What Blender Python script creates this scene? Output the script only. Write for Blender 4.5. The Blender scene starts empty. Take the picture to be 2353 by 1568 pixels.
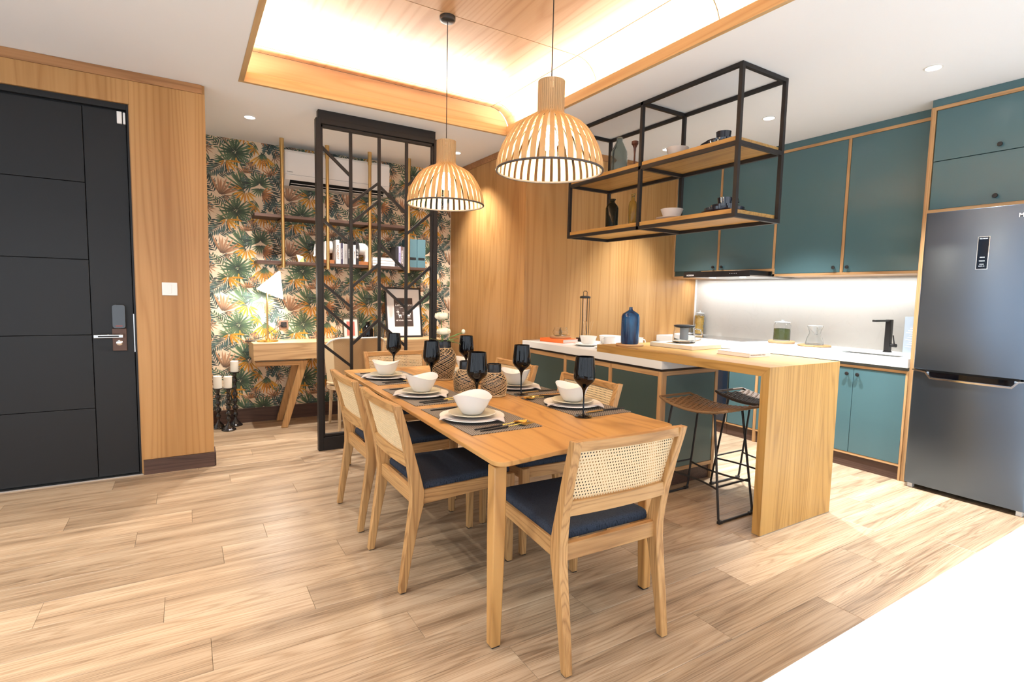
import bpy, bmesh, math, random
from mathutils import Vector, Matrix, Euler

SC = bpy.context.scene
COL = SC.collection
PI = math.pi

# ------------------------------------------------------------------ camera, world, exposure
F_PX, YAW, PITCH, ROLL, CAM_H = 1217.12, 0.55281906, -0.08511795, -0.02137423, 1.35
def camera():
    f = Vector((math.sin(YAW) * math.cos(PITCH), math.cos(YAW) * math.cos(PITCH), math.sin(PITCH)))
    rt = Vector((math.cos(YAW), -math.sin(YAW), 0))
    dn = f.cross(rt)
    c, s = math.cos(ROLL), math.sin(ROLL)
    r2, d2 = c * rt + s * dn, -s * rt + c * dn
    m = Matrix((r2, -d2, -f)).transposed().to_4x4()
    m.translation = (0, 0, CAM_H)
    cam = bpy.data.cameras.new('camera')
    cam.sensor_width = 36
    cam.lens = F_PX * 36 / 2353
    cam.clip_start = 0.05
    o = bpy.data.objects.new('camera', cam)
    o.matrix_world = m
    COL.objects.link(o)
    SC.camera = o
camera()

W = bpy.data.worlds.new('world'); SC.world = W
W.use_nodes = True
W.node_tree.nodes['Background'].inputs[0].default_value = (0.80, 0.90, 1.0, 1)
W.node_tree.nodes['Background'].inputs[1].default_value = 2.5
SC.view_settings.view_transform = 'Standard'
SC.view_settings.look = 'None'
SC.view_settings.exposure = 0.24
SC.view_settings.gamma = 1
SC.view_settings.use_curve_mapping = False
SC.cycles.max_bounces = 8
SC.cycles.diffuse_bounces = 4
SC.cycles.transparent_max_bounces = 8
SC.cycles.sample_clamp_indirect = 6
SC.cycles.use_denoising = True

def area(name, loc, rot, sx, sy, power, col, spread=PI):
    l = bpy.data.lights.new(name, 'AREA'); l.shape = 'RECTANGLE'
    l.size, l.size_y, l.energy, l.color, l.spread = sx, sy, power, col, spread
    o = bpy.data.objects.new(name, l); o.location = loc; o.rotation_euler = rot
    COL.objects.link(o); return o
# LED strips hidden behind the coffer fascia, shining up into the wooden vault
WARM = (1.0, 0.92, 0.82)
COVE = 26
area('cove_led_far', (1.46, 4.352, 2.90), (PI + math.radians(38), 0, 0), 2.15, 0.03, COVE * 1.3, WARM, math.radians(115))
area('cove_led_near', (1.46, -0.04, 2.875), (PI, 0, 0), 2.3, 0.03, COVE, WARM)
area('cove_led_right', (2.615, 2.15, 2.875), (PI, 0, 0), 0.03, 4.3, COVE * 1.8, WARM)
area('cove_led_left', (0.315, 2.15, 2.875), (PI, 0, 0), 0.03, 4.3, COVE * 1.8, WARM)
# LED strip under the wall cabinets
area('cabinet_led', (5.10, 3.05, 1.578), (0, 0, 0), 0.03, 2.35, 13, (0.93, 0.97, 1.0))
# daylight from the glazed side of the room behind and to the left of the camera
# portals: guide the sky light through the glazed walls behind and left of the camera
for nm, lc, rt_, sx_, sy_ in (('portal_front', (0.4, -3.19, 1.3), (PI / 2, 0, 0), 9.0, 2.5), ('portal_left', (-4.19, 0.8, 1.3), (0, -PI / 2, 0), 2.5, 7.2)):
    po = area(nm, lc, rt_, sx_, sy_, 1, (1, 1, 1)); po.data.cycles.is_portal = True

# ------------------------------------------------------------------ materials
MATS = {}
def nt(m):
    m.use_nodes = True
    return m.node_tree, m.node_tree.nodes, m.node_tree.links, m.node_tree.nodes['Principled BSDF']
def mat(name, col, rough=0.5, metal=0.0, spec=0.5, trans=0.0, ior=1.45, emit=None, es=0.0, coat=0.0, bump=0.0, bscale=60, alpha=1.0, sheen=0.0):
    if name in MATS: return MATS[name]
    m = bpy.data.materials.new(name); t, n, l, b = nt(m)
    b.inputs['Base Color'].default_value = (*col, 1)
    b.inputs['Roughness'].default_value = rough
    b.inputs['Metallic'].default_value = metal
    b.inputs['Specular IOR Level'].default_value = spec
    b.inputs['Transmission Weight'].default_value = trans
    b.inputs['IOR'].default_value = ior
    b.inputs['Coat Weight'].default_value = coat
    b.inputs['Sheen Weight'].default_value = sheen
    b.inputs['Alpha'].default_value = alpha
    if emit:
        b.inputs['Emission Color'].default_value = (*emit, 1)
        b.inputs['Emission Strength'].default_value = es
    if bump:
        no = n.new('ShaderNodeTexNoise'); no.inputs['Scale'].default_value = bscale; no.inputs['Detail'].default_value = 4
        tc = n.new('ShaderNodeTexCoord'); l.new(tc.outputs['Object'], no.inputs['Vector'])
        bp = n.new('ShaderNodeBump'); bp.inputs['Strength'].default_value = bump; bp.inputs['Distance'].default_value = 0.002
        l.new(no.outputs['Fac'], bp.inputs['Height']); l.new(bp.outputs['Normal'], b.inputs['Normal'])
    MATS[name] = m
    return m

def wood(name, c_dark, c_mid, c_light, axis='z', grain=9.0, stretch=0.07, rough=0.42, vary=0.10, fine=0.35, bump=0.15, knots=0.0, spec=0.4, rings=0.22, rfreq=14.0):
    """procedural timber: long stretched noise rings + fine pores, shifted per object"""
    if name in MATS: return MATS[name]
    m = bpy.data.materials.new(name); t, n, l, b = nt(m)
    tc = n.new('ShaderNodeTexCoord'); oi = n.new('ShaderNodeObjectInfo')
    sh = n.new('ShaderNodeVectorMath'); sh.operation = 'SCALE'
    cb = n.new('ShaderNodeCombineXYZ')
    for i in range(3): l.new(oi.outputs['Random'], cb.inputs[i])
    l.new(cb.outputs[0], sh.inputs[0]); sh.inputs['Scale'].default_value = 37.0
    ad = n.new('ShaderNodeVectorMath'); ad.operation = 'ADD'
    l.new(tc.outputs['Object'], ad.inputs[0]); l.new(sh.outputs[0], ad.inputs[1])
    def mapped(g, st):
        mp = n.new('ShaderNodeMapping')
        s = [g, g, g]; s['xyz'.index(axis)] = g * st
        mp.inputs['Scale'].default_value = s
        l.new(ad.outputs[0], mp.inputs['Vector']); return mp
    n1 = n.new('ShaderNodeTexNoise'); n1.inputs['Scale'].default_value = 1; n1.inputs['Detail'].default_value = 1.6
    n1.inputs['Roughness'].default_value = 0.45; n1.inputs['Distortion'].default_value = 0.25
    l.new(mapped(grain, stretch).outputs[0], n1.inputs['Vector'])
    # growth-ring lines out of the same field
    ml = n.new('ShaderNodeMath'); ml.operation = 'MULTIPLY'; ml.inputs[1].default_value = rfreq
    l.new(n1.outputs['Fac'], ml.inputs[0])
    fr = n.new('ShaderNodeMath'); fr.operation = 'PINGPONG'; fr.inputs[1].default_value = 0.5
    l.new(ml.outputs[0], fr.inputs[0])
    n2 = n.new('ShaderNodeTexNoise'); n2.inputs['Scale'].default_value = 1; n2.inputs['Detail'].default_value = 3
    l.new(mapped(grain * 22, stretch * 0.45).outputs[0], n2.inputs['Vector'])
    mx = n.new('ShaderNodeMix'); mx.data_type = 'FLOAT'; mx.inputs[0].default_value = 0.25
    l.new(n1.outputs['Fac'], mx.inputs[2]); l.new(fr.outputs[0], mx.inputs[3])
    mx2 = n.new('ShaderNodeMix'); mx2.data_type = 'FLOAT'; mx2.inputs[0].default_value = fine
    l.new(mx.outputs[0], mx2.inputs[2]); l.new(n2.outputs['Fac'], mx2.inputs[3])
    rp = n.new('ShaderNodeValToRGB'); e = rp.color_ramp.elements
    e[0].position = 0.28; e[0].color = (*c_dark, 1); e[1].position = 0.68; e[1].color = (*c_light, 1)
    k = e.new(0.46); k.color = (*c_mid, 1)
    l.new(mx2.outputs[0], rp.inputs[0])
    col = rp.outputs[0]
    rr_ = n.new('ShaderNodeValToRGB'); re_ = rr_.color_ramp.elements
    d_ = 1 - rings
    re_[0].position = 0.0; re_[0].color = (d_, d_ * .95, d_ * .9, 1); re_[1].position = 0.20; re_[1].color = (1, 1, 1, 1)
    l.new(fr.outputs[0], rr_.inputs[0])
    mrg = n.new('ShaderNodeMix'); mrg.data_type = 'RGBA'; mrg.blend_type = 'MULTIPLY'; mrg.inputs[0].default_value = 1
    l.new(col, mrg.inputs[6]); l.new(rr_.outputs[0], mrg.inputs[7]); col = mrg.outputs[2]
    if knots:
        vo = n.new('ShaderNodeTexNoise'); vo.inputs['Scale'].default_value = 1; vo.inputs['Detail'].default_value = 2
        vo.inputs['Distortion'].default_value = 1.5
        l.new(mapped(4.5, 0.13).outputs[0], vo.inputs['Vector'])
        kr = n.new('ShaderNodeValToRGB'); ke = kr.color_ramp.elements
        ke[0].position = 0.62; ke[0].color = (1, 1, 1, 1); ke[1].position = 0.80; ke[1].color = (1 - knots, 1 - knots * 1.1, 1 - knots * 1.15, 1)
        l.new(vo.outputs['Fac'], kr.inputs[0])
        mk = n.new('ShaderNodeMix'); mk.data_type = 'RGBA'; mk.blend_type = 'MULTIPLY'; mk.inputs[0].default_value = 1
        l.new(col, mk.inputs[6]); l.new(kr.outputs[0], mk.inputs[7]); col = mk.outputs[2]
    hs = n.new('ShaderNodeHueSaturation')
    mr = n.new('ShaderNodeMapRange'); mr.inputs[3].default_value = 1 - vary; mr.inputs[4].default_value = 1 + vary
    l.new(oi.outputs['Random'], mr.inputs[0]); l.new(mr.outputs[0], hs.inputs['Value']); l.new(col, hs.inputs['Color'])
    l.new(hs.outputs[0], b.inputs['Base Color'])
    b.inputs['Roughness'].default_value = rough; b.inputs['Specular IOR Level'].default_value = spec
    if bump:
        bp = n.new('ShaderNodeBump'); bp.inputs['Strength'].default_value = bump; bp.inputs['Distance'].default_value = 0.001
        l.new(mx2.outputs[0], bp.inputs['Height']); l.new(bp.outputs['Normal'], b.inputs['Normal'])
    MATS[name] = m
    return m

def wood3(name, *a, **k):
    return {ax: wood(name + '_' + ax, *a, axis=ax, **k) for ax in 'xyz'}
HONEY = wood3('honey_veneer', (0.35, 0.173, 0.055), (0.425, 0.224, 0.078), (0.49, 0.272, 0.107), grain=4, stretch=0.045, rough=0.36, vary=0.05, fine=0.2, bump=0.08, rings=0.10)
CHAIRW = wood3('chair_oak', (0.34, 0.170, 0.060), (0.47, 0.262, 0.100), (0.56, 0.335, 0.142), grain=9, stretch=0.055, rough=0.42, vary=0.07, rings=0.26, rfreq=18)
TABLEW = wood3('table_oak', (0.42, 0.210, 0.066), (0.50, 0.265, 0.086), (0.57, 0.315, 0.110), grain=3.2, stretch=0.11, rough=0.35, vary=0.04, fine=0.25, rings=0.22, rfreq=18)
BARW = wood3('bar_oak', (0.38, 0.205, 0.054), (0.46, 0.262, 0.076), (0.53, 0.315, 0.102), grain=6, stretch=0.05, rough=0.36, vary=0.03, fine=0.35)
EDGEW = wood3('edge_beech', (0.42, 0.235, 0.10), (0.53, 0.31, 0.14), (0.60, 0.37, 0.18), grain=8, stretch=0.05, rough=0.4, vary=0.05)
VAULT = wood3('vault_veneer', (0.46, 0.275, 0.145), (0.54, 0.335, 0.185), (0.60, 0.39, 0.225), rings=0.10, grain=3, stretch=0.05, rough=0.45, vary=0.05, fine=0.25)
FASCIA = wood3('fascia_oak', (0.46, 0.30, 0.135), (0.53, 0.355, 0.17), (0.58, 0.40, 0.20), grain=4, stretch=0.05, rough=0.45, vary=0.03, fine=0.25, rings=0.08)
DARKW = wood3('dark_walnut', (0.05, 0.026, 0.018), (0.085, 0.045, 0.032), (0.13, 0.072, 0.052), grain=8, stretch=0.05, rough=0.45, vary=0.05)
DESKW = wood3('desk_ash', (0.50, 0.31, 0.15), (0.62, 0.41, 0.21), (0.70, 0.48, 0.27), grain=6, stretch=0.06, rough=0.4, vary=0.04)
FLOORW = wood('floor_oak', (0.19, 0.125, 0.075), (0.38, 0.27, 0.172), (0.53, 0.41, 0.285), axis='x', grain=13, stretch=0.04, rough=0.36, vary=0.14, fine=0.36, bump=0.22, knots=0.66, rings=0.15, rfreq=18)

M_CEIL = mat('ceiling_paint', (0.82, 0.85, 0.88), 0.9)
M_TEAL = mat('teal_lacquer', (0.074, 0.148, 0.165), 0.24, spec=0.5)
M_TEALM = mat('teal_shaded', (0.052, 0.082, 0.076), 0.42, spec=0.4)  # shaded copy of the teal lacquer: peninsula shade put into the colour
M_BLACK = mat('black_metal', (0.022, 0.020, 0.020), 0.38, 0.2)
M_BRONZEB = mat('brown_black_metal', (0.020, 0.017, 0.016), 0.45, 0.0, spec=0.3)
M_DOOR = mat('charcoal_door', (0.016, 0.016, 0.017), 0.40, spec=0.3, bump=0.1, bscale=8)
M_GROOVE = mat('groove_black', (0.004, 0.004, 0.004), 0.7)
M_BRASS = mat('brushed_brass', (0.62, 0.42, 0.17), 0.32, 1.0)
M_GOLD = mat('polished_gold', (0.95, 0.66, 0.18), 0.24, 1.0)
M_STEEL = mat('brushed_steel', (0.55, 0.54, 0.53), 0.3, 1.0)
M_FRIDGE = mat('dark_steel', (0.14, 0.175, 0.225), 0.28, 0.95)
M_CHROME = mat('chrome', (0.8, 0.8, 0.8), 0.12, 1.0)
M_WHITE = mat('white_ceramic', (0.83, 0.81, 0.77), 0.22, spec=0.5)
M_CREAM = mat('cream_ceramic', (0.68, 0.62, 0.47), 0.3)
M_WPLAST = mat('white_plastic', (0.82, 0.80, 0.77), 0.28)
M_QUARTZ = mat('white_quartz', (0.78, 0.765, 0.73), 0.3, bump=0.02)
M_SPLASH = mat('greige_slab', (0.46, 0.435, 0.40), 0.22)
M_BLKGLASS = mat('black_glass', (0.002, 0.002, 0.003), 0.04, spec=0.4)
M_NAVYG = mat('navy_glaze', (0.008, 0.010, 0.022), 0.08, spec=0.8)
M_GREYG = mat('pale_grey_glaze', (0.62, 0.58, 0.55), 0.28)
M_CORK = mat('cork', (0.50, 0.30, 0.15), 0.85, bump=0.8, bscale=260)
M_GLASS = mat('clear_glass', (0.97, 0.98, 0.98), 0.01, trans=1.0, ior=1.3, spec=0.4)
M_SMOKE = mat('smoked_glass', (0.50, 0.56, 0.55), 0.03, trans=0.95, ior=1.3)
M_DKGREEN = mat('dark_bottle_glass', (0.05, 0.05, 0.03), 0.04, trans=0.8, ior=1.3)
M_YELG = mat('yellow_bottle_glass', (0.72, 0.60, 0.22), 0.04, trans=0.92, ior=1.3)
M_RATTAN = mat('rattan_cord', (0.62, 0.43, 0.24), 0.6)
M_CANE = mat('cane_webbing', (0.72, 0.56, 0.34), 0.5)
M_WEBD = mat('dark_rattan', (0.22, 0.125, 0.058), 0.5, bump=0.7, bscale=120)
M_WEBK = mat('brown_black_rattan', (0.09, 0.055, 0.035), 0.5, bump=0.7, bscale=120)
M_NAPKIN = mat('grey_linen', (0.56, 0.51, 0.49), 0.9, bump=0.25, bscale=300)
M_LED = mat('led_disc', (1, 1, 1), 0.5, emit=(1, 0.97, 0.92), es=14)
M_BULB = mat('bulb_glow', (1, 1, 1), 0.4, emit=(1, 0.86, 0.62), es=40)
M_WAX = mat('candle_wax', (0.84, 0.80, 0.70), 0.55)
M_LEAF = mat('stem_leaf_green', (0.10, 0.20, 0.05), 0.5)
M_PETAL = mat('cream_petal', (0.86, 0.80, 0.62), 0.6)
M_PAPER = mat('paper_pages', (0.82, 0.80, 0.76), 0.8)
M_ORANGE = mat('orange_cover', (0.82, 0.16, 0.025), 0.5)
M_PINKC = mat('pale_pink_cover', (0.68, 0.55, 0.50), 0.6)
M_TRAVERT = mat('travertine', (0.66, 0.60, 0.48), 0.5, bump=0.5, bscale=50)
M_BOXTEAL = mat('file_box_teal', (0.075, 0.16, 0.19), 0.6)
M_BLOCK = mat('orange_wood_block', (0.42, 0.15, 0.05), 0.5)

def cloth_mat():
    m = bpy.data.materials.new('navy_tweed'); t, n, l, b = nt(m)
    tc = n.new('ShaderNodeTexCoord')
    out = None
    for sc in ((1500, 220, 60), (220, 1500, 60)):
        mp = n.new('ShaderNodeMapping'); mp.inputs['Scale'].default_value = sc; l.new(tc.outputs['Object'], mp.inputs[0])
        no = n.new('ShaderNodeTexNoise'); no.inputs['Scale'].default_value = 1; no.inputs['Detail'].default_value = 2; l.new(mp.outputs[0], no.inputs[0])
        if out is None: out = no.outputs['Fac']
        else:
            a = n.new('ShaderNodeMath'); a.operation = 'ADD'; l.new(out, a.inputs[0]); l.new(no.outputs['Fac'], a.inputs[1]); out = a.outputs[0]
    rp = n.new('ShaderNodeValToRGB'); e = rp.color_ramp.elements
    e[0].position = 0.80; e[0].color = (0.012, 0.015, 0.021, 1); e[1].position = 1.0; e[1].color = (0.036, 0.047, 0.070, 1)
    l.new(out, rp.inputs[0]); l.new(rp.outputs[0], b.inputs['Base Color'])
    bp = n.new('ShaderNodeBump'); bp.inputs['Strength'].default_value = 0.5; bp.inputs['Distance'].default_value = 0.001
    l.new(out, bp.inputs['Height']); l.new(bp.outputs[0], b.inputs['Normal'])
    b.inputs['Roughness'].default_value = 0.9; b.inputs['Specular IOR Level'].default_value = 0.2
    return m
M_NAVY = cloth_mat()

def weave_mat(name, c1, c2, sx, sy, rough=0.6, diag=False, sz=1):
    m = bpy.data.materials.new(name); t, n, l, b = nt(m)
    tc = n.new('ShaderNodeTexCoord'); mp = n.new('ShaderNodeMapping'); l.new(tc.outputs['Object'], mp.inputs[0])
    mp.inputs['Scale'].default_value = (sx, sy, sz)
    if diag: mp.inputs['Rotation'].default_value = (0, 0, 0.55)
    ck = n.new('ShaderNodeTexChecker'); ck.inputs['Scale'].default_value = 1
    ck.inputs['Color1'].default_value = (*c1, 1); ck.inputs['Color2'].default_value = (*c2, 1)
    l.new(mp.outputs[0], ck.inputs[0]); l.new(ck.outputs[0], b.inputs['Base Color'])
    bp = n.new('ShaderNodeBump'); bp.inputs['Strength'].default_value = 0.4; bp.inputs['Distance'].default_value = 0.001
    l.new(ck.outputs['Fac'], bp.inputs['Height']); l.new(bp.outputs[0], b.inputs['Normal'])
    b.inputs['Roughness'].default_value = rough
    return m
M_MAT = weave_mat('woven_vinyl', (0.028, 0.022, 0.022), (0.27, 0.235, 0.20), 140, 140)
M_SEATWEAVE = weave_mat('woven_jute', (0.36, 0.22, 0.10), (0.50, 0.33, 0.17), 230, 230, 0.8, sz=230)

# slat material of the pendants: thin birch that lets some light through
def slat_mat():
    m = bpy.data.materials.new('birch_slat'); t, n, l, b = nt(m)
    b.inputs['Base Color'].default_value = (0.50, 0.36, 0.19, 1); b.inputs['Roughness'].default_value = 0.45
    tr = n.new('ShaderNodeBsdfTranslucent'); tr.inputs[0].default_value = (0.80, 0.55, 0.22, 1)
    mx = n.new('ShaderNodeMixShader'); mx.inputs[0].default_value = 0.24
    l.new(b.outputs[0], mx.inputs[1]); l.new(tr.outputs[0], mx.inputs[2]); l.new(mx.outputs[0], n['Material Output'].inputs[0])
    return m
M_SLAT = slat_mat()

def splash_veins():
    m = M_SPLASH; t, n, l, b = nt(m)
    tc = n.new('ShaderNodeTexCoord')
    no = n.new('ShaderNodeTexNoise'); no.inputs['Scale'].default_value = 3.5; no.inputs['Detail'].default_value = 8; no.inputs['Distortion'].default_value = 1.4
    l.new(tc.outputs['Object'], no.inputs[0])
    rp = n.new('ShaderNodeValToRGB'); e = rp.color_ramp.elements
    e[0].position = 0.0; e[0].color = (0.50, 0.485, 0.455, 1); e[1].position = 1.0; e[1].color = (0.50, 0.485, 0.455, 1)
    for p, c in ((0.485, (0.50, 0.485, 0.455, 1)), (0.5, (0.482, 0.466, 0.436, 1)), (0.515, (0.50, 0.485, 0.455, 1))):
        k = e.new(p); k.color = c
    l.new(no.outputs['Fac'], rp.inputs[0]); l.new(rp.outputs[0], b.inputs['Base Color'])
splash_veins()

def vcol_mat(name, rough=0.6):
    m = bpy.data.materials.new(name); t, n, l, b = nt(m)
    a = n.new('ShaderNodeVertexColor'); a.layer_name = 'print'
    l.new(a.outputs[0], b.inputs['Base Color']); b.inputs['Roughness'].default_value = rough
    return m
M_PRINT = vcol_mat('wallpaper_ink')
def lintex(r, g, b):
    f = lambda c: ((c / 255 + 0.055) / 1.055) ** 2.4 if c > 10 else c / 255 / 12.92
    return (f(r), f(g), f(b))

# ------------------------------------------------------------------ mesh builder
class MB:
    def __init__(s): s.v = []; s.f = []; s.mi = []; s.m = 0; s.c = []
    def _add(s, vs, fs):
        o = len(s.v); s.v += [tuple(p) for p in vs]; s.f += [tuple(i + o for i in f) for f in fs]; s.mi += [s.m] * len(fs)
        return s
    def box(s, x0, x1, y0, y1, z0, z1):
        if x0 > x1: x0, x1 = x1, x0
        if y0 > y1: y0, y1 = y1, y0
        if z0 > z1: z0, z1 = z1, z0
        return s._add([(x0,y0,z0),(x1,y0,z0),(x1,y1,z0),(x0,y1,z0),(x0,y0,z1),(x1,y0,z1),(x1,y1,z1),(x0,y1,z1)],
                      [(0,3,2,1),(4,5,6,7),(0,1,5,4),(1,2,6,5),(2,3,7,6),(3,0,4,7)])
    def loft(s, rings, cap=True, closed=False):
        n = len(rings[0]); vs = [p for r in rings for p in r]; fs = []
        k = len(rings)
        for i in range(k if closed else k - 1):
            a, b = i * n, ((i + 1) % k) * n
            for j in range(n):
                j2 = (j + 1) % n
                fs.append((a + j, a + j2, b + j2, b + j))
        if cap and not closed:
            fs.append(tuple(reversed(range(n)))); fs.append(tuple((k - 1) * n + j for j in range(n)))
        return s._add(vs, fs)
    def lathe(s, prof, n=32, c=(0, 0, 0), sq=1.0, wob=None):
        """prof: list of (r, z); r==0 ends close to a point"""
        base = len(s.v); idx = []
        for (r, z) in prof:
            if r < 1e-6: s.v.append((c[0], c[1], c[2] + z)); idx.append([len(s.v) - 1])
            else:
                row = []
                for j in range(n):
                    a = 2 * PI * j / n
                    zz = z + (wob(a, r, z) if wob else 0)
                    s.v.append((c[0] + r * math.cos(a), c[1] + r * sq * math.sin(a), c[2] + zz)); row.append(len(s.v) - 1)
                idx.append(row)
        for a, b in zip(idx, idx[1:]):
            for j in range(n):
                j2 = (j + 1) % n
                if len(a) == 1 and len(b) == 1: continue
                if len(a) == 1: s.f.append((a[0], b[j2], b[j]))
                elif len(b) == 1: s.f.append((a[j], a[j2], b[0]))
                else: s.f.append((a[j], a[j2], b[j2], b[j]))
                s.mi.append(s.m)
        return s
    def tube(s, pts, r, n=8, closed=False, cap=True, rs=None):
        pts = [Vector(p) for p in pts]; k = len(pts); rings = []
        up = None
        for i, p in enumerate(pts):
            if closed: t = (pts[(i + 1) % k] - pts[i - 1])
            else: t = pts[min(i + 1, k - 1)] - pts[max(i - 1, 0)]
            t.normalize()
            if up is None:
                up = Vector((0, 0, 1)) if abs(t.z) < 0.9 else Vector((1, 0, 0))
            u = (up - t * up.dot(t))
            if u.length < 1e-5: u = t.orthogonal()
            u.normalize(); w = t.cross(u); up = u
            rr = rs[i] if rs else r
            rings.append([p + (u * math.cos(2 * PI * j / n) + w * math.sin(2 * PI * j / n)) * rr for j in range(n)])
        return s.loft(rings, cap, closed)
    def bar(s, p0, p1, w, h=None, up=(0, 0, 1)):
        """rectangular bar between two points, w across, h along 'up'"""
        h = h or w; p0, p1 = Vector(p0), Vector(p1); t = (p1 - p0).normalized(); up = Vector(up)
        if abs(t.dot(up)) > 0.99: up = Vector((1, 0, 0)) if abs(t.x) < 0.9 else Vector((0, 1, 0))
        a = t.cross(up).normalized(); b = a.cross(t).normalized()
        r = lambda p: [p - a * w / 2 - b * h / 2, p + a * w / 2 - b * h / 2, p + a * w / 2 + b * h / 2, p - a * w / 2 + b * h / 2]
        return s.loft([r(p0), r(p1)])
    def sweep(s, secs):
        """secs: list of (centre, half-x vector, half-y vector)"""
        rings = []
        for c, a, b in secs:
            c, a, b = Vector(c), Vector(a), Vector(b)
            rings.append([c - a - b, c + a - b, c + a + b, c - a + b])
        return s.loft(rings)
    def prism(s, poly, z0, z1):
        n = len(poly)
        vs = [(x, y, z0) for x, y in poly] + [(x, y, z1) for x, y in poly]
        fs = [tuple(reversed(range(n))), tuple(range(n, 2 * n))] + [(i, (i + 1) % n, n + (i + 1) % n, n + i) for i in range(n)]
        return s._add(vs, fs)
    def sphere(s, c, r, n=16, m=10, sz=1.0):
        return s.lathe([(r * math.sin(PI * i / m), -r * sz * math.cos(PI * i / m)) for i in range(m + 1)], n, c)
    def torus(s, c, R, r, n=40, k=8, sz=1.0):
        return s.tube([(c[0] + R * math.cos(2 * PI * i / n), c[1] + R * math.sin(2 * PI * i / n), c[2]) for i in range(n)], r, k, closed=True)
    def xform(s, M):
        s.v = [tuple(M @ Vector(p)) for p in s.v]; return s
    def mesh(s, name, mats, smooth=True, ang=38, cols=None):
        me = bpy.data.meshes.new(name); me.from_pydata(s.v, [], s.f)
        for m in mats: me.materials.append(m)
        if any(s.mi): me.polygons.foreach_set('material_index', s.mi)
        bm = bmesh.new(); bm.from_mesh(me)
        if not cols: bmesh.ops.recalc_face_normals(bm, faces=bm.faces)
        if smooth:
            lim = math.radians(ang)
            for f in bm.faces: f.smooth = True
            for e in bm.edges:
                if len(e.link_faces) != 2 or e.calc_face_angle(0) > lim: e.smooth = False
        bm.to_mesh(me); bm.free()
        return me

def link(o):
    COL.objects.link(o); return o
def tag(o, label=None, cat=None, group=None, kind=None):
    if label: o['label'] = label
    if cat: o['category'] = cat
    if group: o['group'] = group
    if kind: o['kind'] = kind
    return o
def part(name, mb, m, parent=None, world=True, bevel=0, smooth=True, ang=38, label=None, kind=None, seg=2):
    """one mesh object; world=True: vertices given in world space, stored relative to the parent"""
    if parent is not None and world:
        mw = Matrix.Translation(-wloc(parent)); mb.xform(mw)
    elif parent is None and world:
        pass
    me = mb.mesh(name, m if isinstance(m, (list, tuple)) else [m], smooth, ang)
    o = bpy.data.objects.new(name, me)
    if parent is not None: o.parent = parent
    if bevel:
        b = o.modifiers.new('bevel', 'BEVEL'); b.width = bevel; b.segments = seg; b.limit_method = 'ANGLE'; b.angle_limit = 0.7
        b.harden_normals = False
    if label: o['label'] = label
    if kind: o['kind'] = kind
    return link(o)
def wloc(o):
    v = Vector(o.location)
    while o.parent: o = o.parent; v = v + Vector(o.location)
    return v
def thing(name, label, cat, loc=(0, 0, 0), rz=0, group=None, kind=None):
    o = bpy.data.objects.new(name, None); o.empty_display_size = 0.1
    o.location = loc; o.rotation_euler = (0, 0, rz)
    return link(tag(o, label, cat, group, kind))
def single(name, mb, m, label, cat, group=None, bevel=0, ang=38, smooth=True, rz=0, local=None):
    """a thing that is one mesh; origin moved to its bottom centre"""
    if local is None:
        xs = [p[0] for p in mb.v]; ys = [p[1] for p in mb.v]; zs = [p[2] for p in mb.v]
        c = Vector(((min(xs) + max(xs)) / 2, (min(ys) + max(ys)) / 2, min(zs)))
        mb.xform(Matrix.Translation(-c))
    else: c = Vector(local)
    o = part(name, mb, m, None, bevel=bevel, ang=ang, smooth=smooth)
    o.location = c; o.rotation_euler.z = rz
    return tag(o, label, cat, group)
def structure(name, mb, m, bevel=0, label=None, **k):
    o = part(name, mb, m, None, bevel=bevel, **k); o['kind'] = 'structure'
    if label: o['label'] = label
    return o
def copy_tree(o, parent=None):
    c = o.copy(); COL.objects.link(c); c.parent = parent
    for ch in list(o.children): copy_tree(ch, c)
    return c
def text(name, body, m, parent, loc, rot, size, extrude=0.0004, align='CENTER', world=True, bold=0.0, xs=1.0, shear=0.0):
    cu = bpy.data.curves.new(name, 'FONT'); cu.body = body; cu.size = size; cu.extrude = extrude; cu.offset = bold
    cu.align_x = align; cu.align_y = 'CENTER'; cu.materials.append(m); cu.space_character = 1.0; cu.shear = shear
    o = bpy.data.objects.new(name, cu)
    o.parent = parent
    o.location = Vector(loc) - (wloc(parent) if (parent and world) else Vector())
    me = bpy.data.meshes.new_from_object(o)
    m2 = bpy.data.objects.new(name, me); m2.parent = parent; m2.location = o.location
    m2.rotation_euler = rot; m2.scale = (xs, 1, 1)
    bpy.data.objects.remove(o)
    return link(m2)
RX_NEGX = (PI / 2, 0, -PI / 2)      # text facing -x
RX_NEGY = (PI / 2, 0, 0)            # text facing -y
def rrect(x0, x1, y0, y1, r, n=5):
    pts = []
    for cx, cy, a0 in ((x1 - r, y1 - r, 0), (x0 + r, y1 - r, PI / 2), (x0 + r, y0 + r, PI), (x1 - r, y0 + r, 1.5 * PI)):
        for i in range(n + 1):
            a = a0 + PI / 2 * i / n; pts.append((cx + r * math.cos(a), cy + r * math.sin(a)))
    return pts
def spot(name, loc, power, size, blend, col, parent=None):
    l = bpy.data.lights.new(name, 'SPOT'); l.energy = power; l.spot_size = size; l.spot_blend = blend; l.color = col; l.shadow_soft_size = 0.03
    o = bpy.data.objects.new(name, l); o.location = loc
    if parent: o.parent = parent; o.location = Vector(loc) - wloc(parent)
    return link(o)

# ================================================================== SETTING
CH = 2.82
rnd = random.Random(7)
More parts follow.
